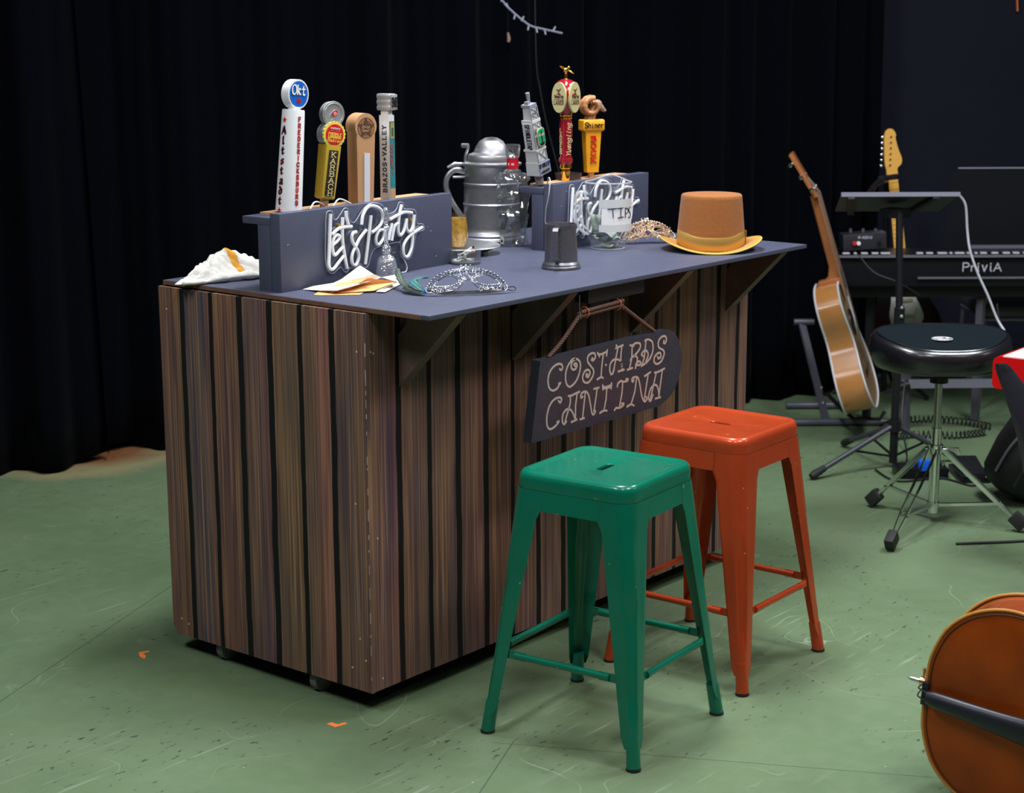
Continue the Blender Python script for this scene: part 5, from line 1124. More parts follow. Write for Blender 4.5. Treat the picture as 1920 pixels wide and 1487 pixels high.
# in these frames x runs to the photographer's right, y away, z up
# --- acoustic guitar seen from its side
Mg = WM_(7.42, 1.458, .120) @ Matrix.Rotation(rad(-17.2), 4, 'Y') @ Matrix.Rotation(rad(-14), 4, 'Z') @ Matrix.Scale(1.115, 4)
t = thing('acoustic_guitar', 'honey brown acoustic guitar seen edge on, leaning in a low stand', 'guitar', Mg)
hw = [(0, 0), (.002, .06), (.012, .12), (.04, .168), (.09, .195), (.14, .198), (.19, .178), (.235, .145), (.27, .126), (.30, .122), (.335, .130), (.37, .142), (.41, .147), (.445, .138), (.475, .11), (.492, .07), (.498, .03), (.498, 0)]
H_ = cr2(hw, 3); outl = [(y, z) for z, y in H_] + [(-y, z) for z, y in H_[::-1][1:-1]]     # (across, along)
side = pm('honey_mahogany', (.42, .185, .055), .22, noise=(7, .45), coat=.6); spruce = pm('spruce_top', (.50, .30, .14), .25, noise=(40, .1), coat=.5); bind = pm('cream_binding', (.60, .62, .66), .3)
def taper(z): return .112 - .022 * z / .5
m = MB(Mg); fr_l = [(taper(z), y, z) for y, z in outl]; bk_l = [(0, y, z) for y, z in outl]; m.grid([bk_l, [(taper(z) * .5, y, z) for y, z in outl], fr_l], closed_u=True); m.build('side', side, t, smooth=60)
m = MB(Mg); c0 = m.v((-.006, 0, .22)); V = m.grid([bk_l, [(-.004, y * .6, .22 + (z - .22) * .6) for y, z in outl]], closed_u=True)
for k in range(len(V[1])): m.face([c0, V[1][k], V[1][(k + 1) % len(V[1])]])
m.build('back', side, t, smooth=60)
m = MB(Mg); m.face([m.v(p) for p in fr_l]); m.build('soundboard', spruce, t, smooth=0)
for nm, L_ in (('front_binding', fr_l), ('back_binding', bk_l)):
    m = MB(Mg); m.tube(L_, .0042, 6, closed=True); m.build(nm, bind, t)
m = MB(Mg); m.tube([(taper(.3) + .001, .05 * math.cos(2 * PI * k / 24), .33 + .05 * math.sin(2 * PI * k / 24)) for k in range(24)], .003, 6, closed=True); m.tube([(taper(.3) + .0005, 0, .33), (taper(.3) + .001, 0, .33)], [.046, .046], 24); m.build('soundhole', blackp, t)
m = MB(Mg); m.box((.103, 0, .135), (.010, .17, .028), bev=.003); m.build('bridge', pm('rosewood', (.05, .025, .015), .4), t)
neckm = pm('neck_mahogany', (.34, .12, .04), .3, coat=.4)
m = MB(Mg); m.tube([(.055, 0, .485), (.082, 0, .515), (.092, 0, .56), (.093, 0, .84)], [.030, .026, .0225, .0205], 14, flat=(1, .55)); m.box((.06, 0, .50), (.09, .05, .03), bev=.008); m.build('neck', neckm, t)
m = MB(Mg); m.box((.105, 0, .64), (.007, .052, .42)); m.build('fingerboard', pm('pale_fretboard_edge', (.20, .12, .08), .4), t)
m = MB(Mg); R = Matrix.Rotation(rad(-15), 3, 'Y'); m.box((.072, 0, .925), (.016, .07, .19), R, bev=.003); hd2 = m.build('headstock', neckm, t)
for k in range(3):
    for s_ in (-1, 1):
        m = MB(Mg); c = Vector((.090 - .0125 * k * 2, s_ * .036, .87 + .055 * k)); m.cyl(c, c + Vector((0, s_ * .022, 0)), .0045, n=8); m.ball(c + Vector((0, s_ * .026, 0)), .009, 8, (1, .7, 1.1)); m.cyl(c + Vector((.0, -s_ * .008, 0)), c + Vector((.016, -s_ * .008, 0)), .004, n=8); m.build('tuning_peg', chrome, hd2)
for k in range(6):
    y = -.02 + .008 * k; m = MB(Mg); m.tube([(.109, y * 1.3, .135), (.116, y, .35), (.113, y * .85, .845), (.075, y * .9, .93)], .0009, 4); m.build('string', pm('steel_string', (.6, .55, .5), .3, 1), t)
m = MB(Mg)
for k in range(3): m.box((.02 + .02 * k, -.0, .5), (.012, .012, .001))
m.b.free()
# --- stand under the acoustic guitar
t = thing('guitar_stand', 'low grey folding guitar stand holding the acoustic guitar', 'stand', WM_(7.62, 1.40))
m = MB(); m.cyl(W(7.60, 1.22, .018), W(7.60, 1.67, .018), .016, n=12); m.build('foot_bar', gm, t)
m = MB(); m.cyl(W(7.95, 1.27, .018), W(7.95, 1.56, .018), .016, n=12); m.build('foot_bar', gm, t)
m = MB(); m.bar(W(7.60, 1.395, .02), W(7.80, 1.305, .43), .032, .012); m.build('upright', gm, t)
m = MB(); m.bar(W(7.95, 1.52, .02), W(7.80, 1.56, .25), .032, .012); m.build('upright', gm, t)
m = MB(); m.cyl(W(7.80, 1.27, .435), W(7.80, 1.36, .435), .014, n=12); m.build('foam_rest', gm, t)
m = MB(); m.tube([W(7.62, 1.40, .14), W(7.50, 1.44, .10), W(7.36, 1.47, .085), W(7.36, 1.58, .085), W(7.36, 1.60, .12)], .009, 8); m.build('cradle_arm', bm_, t)
for z in (.10, .17): m = MB(); m.ball(W(7.63, 1.385 - .15 * (z - .1), z), .007, 8); m.build('rivet', chrome, t)

# --- electric guitar and its hanger
Me = WM_(8.12, 1.862, .245) @ Matrix.Rotation(rad(-6.2), 4, 'Y') @ Matrix.Rotation(rad(-8), 4, 'X')
t = thing('electric_guitar', 'black electric guitar with a white scratch plate and maple neck behind the keyboard', 'guitar', Me)
bo = cr2([(0, 0), (.10, .012), (.155, .07), (.16, .14), (.13, .21), (.115, .26), (.135, .33), (.15, .40), (.125, .43), (.085, .40), (.05, .365), (-.05, .365), (-.09, .41), (-.13, .46), (-.16, .43), (-.15, .34), (-.125, .27), (-.14, .2), (-.165, .13), (-.15, .06), (-.09, .008)], 4, True)
FB = Matrix(((1, 0, 0, 0), (0, 0, -1, 0), (0, 1, 0, 0), (0, 0, 0, 1)))
m = MB(Me); m.prism(bo, -.022, .022, FB); m.build('body', pm('gloss_black_lacquer', (.006, .006, .008), .15, coat=.8), t, smooth=40)
m = MB(Me); m.prism(cr2([(-.055, .10), (.03, .09), (.08, .14), (.072, .2), (.055, .25), (.075, .31), (.085, .345), (.05, .352), (-.03, .35), (-.075, .33), (-.06, .25), (-.075, .17)], 4, True), .0225, .0255, FB); pg = m.build('scratch_plate', pm('mint_white', (.66, .67, .62), .4), t, smooth=40)
for k, z in enumerate((.16, .235, .315)):
    m = MB(Me); m.box((.0, -.028, z), (.078, .008, .017), Matrix.Rotation(rad(8 if k == 0 else 0), 3, 'Y'), bev=.003); m.build('pickup', pm('aged_cream', (.42, .38, .26), .4), pg)
m = MB(Me); m.box((-.002, -.029, .10), (.075, .012, .03), bev=.002); m.build('bridge', chrome, t)
mpl = pm('amber_maple', (.72, .38, .07), .3, coat=.5, noise=(20, .08))
m = MB(Me); V = m.grid([[(x, y, z) for x, y in [(-w, -.034), (w, -.034), (w * .9, -.02), (0, -.012), (-w * .9, -.02)]] for z, w in ((.33, .0285), (.82, .0215))], closed_u=True); m.face(V[0]); m.face(V[1][::-1]); nk = m.build('neck', mpl, t, smooth=30)
for k in range(18): z = .82 - .62 * (1 - 2 ** (-(k + 1) / 12)); m = MB(Me); m.box((0, -.0343, z), (.046, .0012, .0016)); m.build('fret', chrome, nk, smooth=0)
hs = cr2([(.022, .815), (.026, .85), (.045, .868), (.050, .895), (.038, .94), (.030, .99), (.034, 1.005), (.022, 1.03), (.0, 1.035), (-.018, 1.015), (-.026, .95), (-.030, .88), (-.026, .85), (-.022, .815)], 4, True)
m = MB(Me); m.prism(hs, .012, .028, FB); hh = m.build('headstock', mpl, nk, smooth=40)
for k in range(6):
    m = MB(Me); z = .868 + .026 * k; x = -.028 + .0035 * k; m.cyl((x + .02, -.028, z), (x + .02, -.036, z), .0045, n=8); m.ball((x - .018, -.02, z), .0085, 8, (.8, .6, 1)); m.cyl((x, -.02, z), (x - .014, -.02, z), .003, n=6); m.build('tuning_peg', chrome, hh)
t = thing('guitar_hanger_stand', 'black tall guitar hanger stand gripping the maple neck', 'stand', WM_(8.3, 1.78))
m = MB(); m.cyl(W(8.32, 1.80, .0), W(8.24, 1.755, 1.04), .013, n=12); m.build('pole', bm_, t)
m = MB(); m.bar(W(8.24, 1.755, 1.04), W(8.10, 1.70, 1.045), .03, .03); m.tube([W(8.04, 1.64, 1.0), W(8.08, 1.67, 1.025), W(8.12, 1.715, 1.05), W(8.1, 1.775, 1.06)], .014, 8); m.tube([W(8.04, 1.64, 1.0), W(7.98, 1.60, .975)], .011, 8); m.build('yoke', bm_, t)
for a in (20, 140, 260): m = MB(); m.tube([W(8.32, 1.80, .16), W(8.32 + .26 * math.cos(rad(a)), 1.80 + .26 * math.sin(rad(a)), .012)], .010, 8); m.build('leg', bm_, t)

# --- laptop tray on a tripod
t = thing('music_stand', 'dark tripod stand with a tilted flat tray and bright upper edge', 'music stand', WM_(6.85, 1.52))
tilt = math.atan2(.055, .26)
m = MB(); a0, a1 = W(6.86, 1.285, 1.098), W(6.86, 1.748, 1.098); b0, b1 = W(7.13, 1.315, 1.006), W(7.13, 1.735, 1.006); th = Vector((0, 0, .004))
V = m.grid([[a0, a1], [b1 - (b1 - b0) * 0, b1]][:1] + []) if False else None
vs = [m.v(p) for p in (a0, a1, b1, b0, a0 - th, a1 - th, b1 - th, b0 - th)]
for q in ((0, 1, 2, 3), (7, 6, 5, 4), (0, 4, 5, 1), (1, 5, 6, 2), (2, 6, 7, 3), (3, 7, 4, 0)): m.face([vs[i] for i in q])
tr = m.build('tray', pm('tray_grey', (.055, .055, .065), .5), t, smooth=0)
m = MB(); m.bar(W(6.855, 1.285, 1.097), W(6.855, 1.748, 1.097), .012, .016); m.build('tray_edge', pm('satin_lavender_metal', (.30, .30, .38), .35, .3), tr, smooth=0)
for r in (1.325, 1.655): m = MB(); m.bar(W(6.85, r, 1.087), W(7.12, r + (.05 if r < 1.5 else -.045), .995), .025, .014); m.build('tray_arm', bm_, tr)
m = MB(); m.cyl(W(6.86, 1.533, .02), W(6.86, 1.533, .62), .0165, n=16); m.cyl(W(6.86, 1.533, .60), W(6.9, 1.525, 1.02), .0145, n=14); m.build('pole', bm_, t)
m = MB(); m.cyl(W(6.86, 1.533, .58), W(6.86, 1.533, .65), .021, n=14); m.build('clamp', bm_, t)
m = MB(); m.cyl(W(6.86, 1.533, .15), W(6.86, 1.533, .195), .026, n=14); m.build('hub', bm_, t)
m = MB(); m.box(W(6.95, 1.52, 1.015), (.09, .09, .035)); m.build('tray_mount', bm_, t)
for z in (.62, .655): m = MB(); m.ball(W(6.835, 1.536, z), .008, 8); m.build('clamp_screw', chrome, t)
for f, r, zt in ((6.66, 1.178, .02), (6.95, 1.80, .02), (7.2, 1.40, .02)):
    m = MB(); c = W(6.86, 1.533, .175); e = W(f, r, zt); m.tube([c, e], .0105, 10); lg = m.build('leg', pm('stand_leg_grey', (.06, .06, .075), .4, .2), t)
    m = MB(); d = (e - c).normalized(); m.tube([e - d * .06, e - d * .01, e + d * .012], [.013, .0165, .012], 10); m.build('rubber_foot', blk_rub, lg)
    m = MB(); m.bar(c + (e - c) * .52, W(6.86, 1.533, .045), .008, .008); m.build('brace', bm_, t)
m = MB(); m.tube(cr([W(6.87, 1.75, 1.09), W(6.88, 1.778, 1.05), W(6.9, 1.795, .95), W(6.9, 1.81, .87), W(6.9, 1.845, .78), W(6.9, 1.89, .69), W(6.9, 1.93, .60), W(6.88, 1.957, .553)], 6), .0048, 8)
m.build('white_cable', pm('white_cable', (.55, .55, .62), .4), label='white cable drooping from the tray corner behind the drum stool', cat='cable')

# --- digital piano on its stand
t = thing('digital_piano', 'long black digital piano seen from the back, pale lettering on its rear', 'keyboard', WM_(7.6, 2.1, .6))
m = MB(WM_(7.6, 1.41)); m.box((.66, .15, .69), (1.32, .28, .135), bev=.008); m.build('case', bpl, t, smooth=30)
m = MB(WM_(7.6, 1.41)); m.box((.66, -.004, .757), (1.32, .012, .010)); m.box((.84, -.004, .662), (.96, .008, .008)); m.build('rear_trim', pm('silver_trim', (.16, .16, .20), .4, .3), t, smooth=0)
rr = random.Random(5); x = .03
while x < 1.25:
    l = rr.choice((.012, .028, .03, .04))
    if not (.24 < x < .33): m = MB(WM_(7.6, 1.41)); m.box((x + l / 2, .004, .770), (l, .02, .007), bev=.001); m.build('top_button', pm('pale_button', (.45, .45, .50), .4), t)
    x += l + rr.uniform(.010, .022)
m = MB(WM_(7.6, 1.41)); tx = WM_(7.6, 1.41) 
Tt = Matrix.Translation((.642, -.0105, .692)) @ FB
xx = -.092
for c, wd_, hh_ in (('P', .030, .036), ('r', .024, .036), ('i', .018, .036), ('v', .028, .040), ('i', .018, .036), ('A', .032, .034)):
    text(m, c, Tt @ Matrix.Translation((xx + wd_ / 2, 0, 0)), hh_, wd_, th=.14, t=.001); xx += wd_ + .004
m.build('rear_lettering', pm('pale_letter', (.42, .42, .48), .4), t, smooth=0)
m = MB(WM_(7.6, 1.41)); m.box((.66, .17, .595), (1.30, .22, .055)); m.build('stand_beam', bm_, t, smooth=0)
m = MB(WM_(7.66, 1.452)); m.box((.0, -.06, .825), (.001, .001, .001)); m.b.free()
t = thing('effects_box', 'small black box with red and white knobs on top of the digital piano', 'box', WM_(7.66, 1.54, .775))
Mb = WM_(7.70, 1.545, .7785)
m = MB(Mb); m.box((0, 0, .036), (.19, .10, .072), Matrix.Rotation(rad(-4), 3, 'Y'), bev=.003); m.build('housing', pm('box_black', (.018, .018, .024), .4), t, smooth=30)
for x, c in ((-.047, red), (-.029, white), (.062, bpl)): m = MB(Mb); m.cyl((x, -.05, .030), (x, -.064, .030), .0085, n=12); m.build('knob', c, t)
for x in (-.055, 0, .055): m = MB(Mb); m.cyl((x, .0, .07), (x, .0, .088), .007, n=10); m.build('switch', gm, t)
m = MB(Mb); text(m, 'M-AUDIO', facew((.0, -.0512, .050)), .010, .007, th=.2, t=.001); m.build('lettering', pm('pale_letter', (.42, .42, .48), .4), t, smooth=0)
t = thing('keyboard_stand', 'grey metal keyboard stand with square legs under the digital piano', 'stand', WM_(7.5, 1.95))
m = MB(); m.bar(W(7.52, 1.725, .0), W(7.52, 1.717, .37), .040, .03); m.build('leg', gm, t)
m = MB(); m.bar(W(7.70, 2.08, .0), W(7.70, 2.08, .56), .032, .03); m.build('leg', gm, t)
m = MB(); m.bar(W(7.50, 1.70, .21), W(7.50, 2.50, .215), .03, .034); m.build('cross_bar', pm('pale_grey_metal', (.20, .20, .26), .4, .2), t)
m = MB(); m.bar(W(7.74, 1.60, .0), W(7.74, 1.60, .568), .03, .03); m.build('rear_leg', bm_, t)
m = MB(); m.bar(W(7.52, 2.48, .0), W(7.52, 2.48, .56), .04, .03); m.build('leg', gm, t)
m = MB(); m.cyl(W(7.45, 1.66, .20), W(7.45, 1.72, .22), .02, n=10); m.tube([W(7.45, 1.72, .22), W(7.44, 1.60, .18)], .006, 6); m.build('locking_knob', bm_, t)

# --- big black music desk at the right edge
t = thing('music_rest', 'large black music rest panel standing on the digital piano at the right edge', 'music rest', WM_(7.85, 2.3, .7575))
Md = WM_(7.86, 1.950)
m = MB(Md); m.prism(cr2([(0, .76), (.004, .81), (.012, 1.04), (.03, 1.102), (.06, 1.112), (.30, 1.117), (.52, 1.115), (.545, 1.10), (.55, .81), (.548, .758)], 3), -.004, .004, FB); m.build('panel', bpl, t, smooth=30)
m = MB(Md); m.box((.29, -.002, 1.117), (.50, .012, .005)); m.build('top_lip', pm('satin_lavender_metal', (.30, .30, .38), .35, .3), t, smooth=0)
m = MB(Md); m.box((.33, -.012, .766), (.44, .02, .014)); m.build('ledge', pm('silver_trim', (.16, .16, .20), .4, .3), t, smooth=0)

# --- chair behind
t = thing('grey_chair', 'grey padded chair with metal legs behind the digital piano', 'chair', WM_(8.0, 2.35))
gv = pm('grey_vinyl', (.07, .07, .085), .4)
m = MB(WM_(8.14, 2.37)); m.box((0, .0, .455), (.44, .42, .055), bev=.02); m.build('seat', gv, t)
m = MB(WM_(8.14, 2.37)); m.tube([(-.22, -.21, .422), (.22, -.21, .422)], .008, 8); m.tube([(-.21, -.19, .425), (-.21, .2, .425)], .008, 8); m.build('seat_rail', pm('pale_grey_metal', (.20, .20, .26), .4, .2), t)
for x in (-.2, .2):
    m = MB(WM_(8.14, 2.37)); m.tube([(x, -.19, .43), (x * 1.08, -.21, .01)], .011, 8); m.build('leg', gm, t)
    m = MB(WM_(8.14, 2.37)); m.tube([(x, .2, .43), (x * 1.08, .24, .01)], .011, 8); m.build('leg', gm, t)
    m = MB(WM_(8.14, 2.37)); m.bar((x * 1.05, -.17, .45), (x * 1.05 + .02, -.17, .60), .02, .03); m.build('arm_post', pm('pale_grey_metal', (.20, .20, .26), .4, .2), t)

# --- drum stool
Mt = WM_(6.07, 1.506)
t = thing('drum_stool', 'black padded drum stool on a chrome tripod', 'stool', Mt)
vin = pm('black_vinyl', (.008, .008, .011), .28, coat=.35, bump=(60, .15)); clo = pm('dark_teal_cloth', (.003, .008, .011), .9, sheen=.02, spec=.1)
def seat_out(a): return (.236 * (1 + .05 * math.cos(2 * a)), .205 * (1 - .12 * math.exp(-((a - 1.5 * PI) / .45) ** 2)))
def zt(x, y): return .668 + .45 * x * x + .11 * y
m = MB(Mt); rows = []; N = 72
prof = [(.0, -.118), (.80, -.118), (.90, -.110), (.97, -.085), (1.0, -.05), (.985, -.022), (.95, -.008), (.90, -.002)]
for s_, dz in prof[1:]:
    row = []
    for k in range(N):
        a = 2 * PI * k / N; rx, ry = seat_out(a); x, y = rx * math.cos(a) * s_, ry * math.sin(a) * s_; w = max(0, min(1, (dz + .118) / .118)); row.append((x, y, .560 + (zt(x, y) - .560) * w * 1.0))
    rows.append(row)
V = m.grid(rows, closed_u=True); m.face(V[0][::-1]); m.build('seat_side', vin, t, smooth=60)
m = MB(Mt); rows = []
for s_ in (.90, .86, .7, .5, .3, .1):
    row = []
    for k in range(N): a = 2 * PI * k / N; rx, ry = seat_out(a); x, y = rx * math.cos(a) * s_, ry * math.sin(a) * s_; row.append((x, y, zt(x, y) + (.0 if s_ == .9 else .003)))
    rows.append(row)
V = m.grid(rows, closed_u=True); m.face(V[-1]); m.build('seat_top', clo, t, smooth=60)
m = MB(Mt); m.tube([(seat_out(2 * PI * k / N)[0] * math.cos(2 * PI * k / N) * .905, seat_out(2 * PI * k / N)[1] * math.sin(2 * PI * k / N) * .905, zt(seat_out(2 * PI * k / N)[0] * math.cos(2 * PI * k / N) * .9, seat_out(2 * PI * k / N)[1] * math.sin(2 * PI * k / N) * .9)) for k in range(N)], .0028, 6, closed=True); m.build('seat_piping', vin, t)
m = MB(Mt); bz = zt(-.01, -.02) + .0042; T = Matrix.Translation((-.003, -.03, bz)); m.prism([(.036 * math.cos(2 * PI * k / 30), .034 * math.sin(2 * PI * k / 30)) for k in range(30)], 0, .0012, T); bd_ = m.build('badge', blackp, t, smooth=0)
m = MB(Mt); m.tube([(.035 * math.cos(2 * PI * k / 30) - .003, .033 * math.sin(2 * PI * k / 30) - .03, bz + .0015) for k in range(30)], .0018, 6, closed=True); text(m, 'ROC N', Matrix.Translation((-.003, -.028, bz + .0013)), .022, .0085, gap=.1, th=.22, t=.001); text(m, 'SOC', Matrix.Translation((-.003, -.054, bz + .0013)), .020, .010, gap=.1, th=.22, t=.001); m.build('badge_lettering', pm('badge_white', (.62, .62, .66), .4), bd_, smooth=0)
m = MB(Mt); m.box((0, 0, .548), (.16, .12, .022)); m.cyl((0, 0, .51), (0, 0, .55), .032, n=20); m.build('seat_bracket', bm_, t)
m = MB(Mt); m.cyl((0, 0, .30), (0, 0, .52), .0135, n=20); m.build('threaded_rod', pm('brushed_chrome', (.5, .5, .5), .3, 1), t)
m = MB(Mt); m.cyl((0, 0, .035), (0, 0, .345), .018, n=24); m.build('column', chrome, t)
m = MB(Mt); m.cyl((0, 0, .058), (0, 0, .075), .022, n=20); m.build('lower_collar', chrome, t)
m = MB(Mt); m.cyl((0, 0, .255), (0, 0, .285), .026, n=20); m.tube([(.02, -.01, .27), (.06, -.02, .275), (.075, -.02, .275), (.08, -.02, .255)], .004, 8); m.build('collar', chrome, t)
for fx, fy in ((-.136 - .09, -.36), (-.175, .19), (.275, -.135)):
    e = Vector((fx, fy, .03)); c = Vector((fx, fy, 0)).normalized(); s_ = Vector((-c.y, c.x, 0)) * .014; top = c * .028 + UP * .27; mid = e + (top - e) * .27
    m = MB(Mt)
    for q in (-1, 1): m.bar(top + s_ * q, mid + s_ * q * .9, .004, .013); m.bar(mid + s_ * q * .9, e + s_ * q * .35, .004, .011)
    for q in (-1, 1): m.bar(c * .022 + UP * .066 + s_ * q * .4, mid + s_ * q * .4, .004, .010)
    m.ball(mid + s_, .006, 8); m.ball(top + s_, .007, 8); lg = m.build('leg', chrome, t, smooth=30)
    m = MB(Mt); d = (e - top).normalized(); m.box(e - d * .008 + UP * .004, (.058, .034, .046), Matrix((d, s_.normalized(), d.cross(s_.normalized()))).transposed(), bev=.006); m.build('rubber_foot', blk_rub, lg)

# --- pedals, cables, bag
t = thing('effects_pedal', 'black effects pedal with a bright blue block on the floor behind the drum stool', 'pedal', WM_(6.75, 1.62))
m = MB(WM_(6.72, 1.63)); m.box((-.02, .0, .022), (.20, .11, .04), bev=.004); m.build('housing', bpl, t)
m = MB(WM_(6.72, 1.63)); m.box((-.012, -.045, .055), (.052, .035, .042), bev=.003); m.build('blue_block', pm('bright_blue', (.0, .13, .85), .5), t)
for x in (-.075, -.055, .06): m = MB(WM_(6.72, 1.63)); m.cyl((x, -.03, .04), (x, -.034, .062), .008, n=10); m.build('knob', chrome, t)
t = thing('foot_pedal', 'dark foot pedal with chrome fittings on the floor left of the backpack', 'pedal', WM_(6.72, 1.80))
m = MB(WM_(6.70, 1.80)); m.box((0, .0, .016), (.12, .20, .028), bev=.004); m.box((0, .0, .045), (.09, .18, .012), Matrix.Rotation(rad(10), 3, 'X'), bev=.003); m.build('treadle', bm_, t)
m = MB(WM_(6.70, 1.80)); m.ball((-.04, -.1, .035), .010, 8); m.ball((.04, -.1, .03), .008, 8); m.build('hinge_bolt', chrome, t)
cab = pm('black_cable', (.010, .010, .010), .5)
def cable(pts, r, label, coil=None, name='cable'):
    m = MB(); P = cr(pts, 10)
    if coil:
        R_, p_ = coil; Q = []; s_ = 0
        for i in range(len(P) - 1):
            d = P[i + 1] - P[i]; n = max(2, int(d.length / p_ * 8)); u = d.normalized().orthogonal().normalized(); w = d.normalized().cross(UP).normalized()
            for j in range(n): a = 2 * PI * s_ / p_; Q.append(P[i] + d * j / n + w * R_ * math.cos(a) + UP * (R_ * math.sin(a) + R_)); s_ += d.length / n
        P = Q
    m.tube(P, r, 6); m.build(name, cab, label=label, cat='cable')
cable([W(7.5, 1.62, .004), W(7.62, 1.72, .004), W(7.66, 1.85, .004), W(7.62, 1.98, .004), W(7.5, 2.1, .004)], .0035, 'dark coiled cable looping on the floor under the digital piano, the farther loop', (.014, .02), 'coiled_cable')
cable([W(7.3, 1.62, .004), W(7.36, 1.74, .004), W(7.34, 1.9, .004), W(7.40, 2.05, .004)], .0035, 'dark coiled cable on the floor just behind the drum stool column, the nearer loop', (.014, .02), 'coiled_cable')
cable([W(7.46, 1.74, .55), W(7.4, 1.70, .35), W(7.3, 1.66, .12), W(7.1, 1.64, .008), W(6.9, 1.60, .006), W(6.74, 1.58, .02)], .004, 'thin black cable hanging down beside the grey stand leg to the pedals')
cable([W(7.52, 2.10, .56), W(7.48, 2.13, .36), W(7.4, 2.16, .15), W(7.3, 2.14, .006), W(7.0, 2.05, .006)], .005, 'black cable dropping from the piano behind the right stand leg')
cable([W(6.8, 1.45, .006), W(6.62, 1.5, .006), W(6.66, 1.68, .006), W(6.55, 1.78, .006), W(6.72, 1.86, .03)], .004, 'black cable snaking on the floor around the pedals')
cable([W(7.56, 1.50, .77), W(7.5, 1.56, .70), W(7.48, 1.66, .66), W(7.5, 1.76, .60)], .003, 'thin black cable running from the small box down the back of the piano')
cable([W(5.78, 1.52, .004), W(5.80, 1.70, .004), W(5.84, 1.90, .004)], .006, 'short dark strip of cable on the green floor in front of the drum stool')
nyl = pm('black_nylon', (.006, .006, .008), .55, noise=(200, .3), bump=(250, .4))
t = thing('backpack', 'black nylon backpack slumped on the floor right of the drum stool', 'backpack', WM_(6.35, 1.83))
Mk = WM_(6.36, 1.86) @ Matrix.Rotation(rad(24), 4, 'Y')
m = MB(Mk); rows = []
for z, rx, ry in ((-.02, .10, .07), (.0, .145, .11), (.04, .165, .13), (.15, .165, .135), (.26, .15, .12), (.33, .12, .10), (.37, .07, .06), (.38, .02, .02)):
    rows.append([(rx * abs(math.cos(a)) ** .7 * (1 if math.cos(a) > 0 else -1) + .03, ry * abs(math.sin(a)) ** .7 * (1 if math.sin(a) > 0 else -1), z + .045) for a in [2 * PI * k / 36 for k in range(36)]])
V = m.grid(rows, closed_u=True); m.face(V[0][::-1]); m.face(V[-1]); m.build('bag_body', nyl, t, smooth=70)
m = MB(Mk); m.tube(cr([(-.128, -.09, .09), (-.125, -.105, .2), (-.09, -.11, .3), (-.02, -.10, .39)], 6), .005, 6); m.build('zip_piping', pm('grey_piping', (.12, .12, .14), .5), t)
m = MB(Mk); m.tube(cr([(-.06, -.145, .07), (-.055, -.15, .2), (-.02, -.14, .31), (.05, -.11, .38)], 6), .0035, 6); m.build('zip', pm('dark_zip', (.03, .03, .035), .4), t)
m = MB(Mk); m.box((-.10, -.118, .295), (.012, .004, .022)); m.build('orange_tag', tape, t)
m = MB(Mk); m.tube(cr([(.08, -.13, .36), (.14, -.19, .25), (.16, -.19, .12), (.13, -.14, .05)], 6), .012, 8, flat=(.4, 1)); m.build('strap', nyl, t)

# --- red keyboard and the plastic chair at the right edge
t = thing('red_stage_piano', 'bright red keyboard with a white top, cut by the right edge of the photo', 'keyboard', WM_(5.85, 1.95, .58))
Mr = WM_(5.60, 1.562) @ Matrix.Rotation(rad(-38), 4, 'Z')
m = MB(Mr); m.prism([(x + .55, z + .640) for x, z in rring(.55, .0525, .018, 5)], -.30, 0, FB); m.build('red_case', pm('piano_red', (.55, .002, .004), .35), t, smooth=40)
m = MB(Mr); m.box((.575, .152, .694), (1.09, .29, .004)); m.build('white_sheet', pm('white_sheet', (.66, .66, .64), .6), t, smooth=0)
m = MB(Mr); m.box((.75, .15, .29), (.06, .2, .58)); m.build('stand_post', bm_, t, smooth=0)
m = MB(Mr); m.box((.75, .15, .015), (.3, .4, .03)); m.build('stand_foot', bm_, t, smooth=0)
t = thing('plastic_chair', 'glossy black plastic chair back curving in front of the red keyboard', 'chair', WM_(5.3, 1.8))
gp = pm('gloss_black_plastic', (.016, .016, .022), .22, spec=.6)
m = MB(); P = cr([W(5.40, 1.527, .705), W(5.40, 1.536, .68), W(5.385, 1.562, .62), W(5.36, 1.60, .52), W(5.35, 1.622, .43), W(5.36, 1.64, .36)], 8); rows = []
for i, p in enumerate(P):
    u = i / (len(P) - 1); w_ = .018 + .034 * min(1, u * 1.9); e = RGT * w_; d_ = FWD * .012
    rows.append([p - e * .55 - d_ * .3, p - e * .3 - d_, p + e * .5 - d_ * 1.2, p + e * 1.3 - d_ * .2, p + e * 1.3 + d_, p - e * .5 + d_])
V = m.grid(rows, closed_u=True); m.face(V[0]); m.face(V[-1]); m.build('back_frame', gp, t, smooth=40)
m = MB(); P = cr([W(5.36, 1.64, .37), W(5.3, 1.68, .36), W(5.05, 1.76, .40), W(4.95, 1.80, .42)], 6); m.tube(P, .016, 10); m.box(W(5.15, 1.95, .42), (.42, .42, .03), Matrix((RGT, FWD, UP)).transposed(), bev=.012); m.build('seat', gp, t)
for f, r in ((4.95, 1.78), (4.95, 2.13), (5.34, 1.78), (5.34, 2.13)): m = MB(); m.cyl(W(f, r, .41), W(f - (.03 if f < 5 else -.05), r, .0), .013, n=10); m.build('leg', bm_, t)
# dark round case by the cello
m = MB(WM_(4.62, 1.560)); m.lathe([(0, 0), (.085, .0), (.125, .05), (.132, .12), (.12, .18), (.08, .22), (0, .235)], 32, sy=.8); m.build('instrument_bag', nyl, label='dark rounded soft bag just above the cello at the right edge', cat='bag')

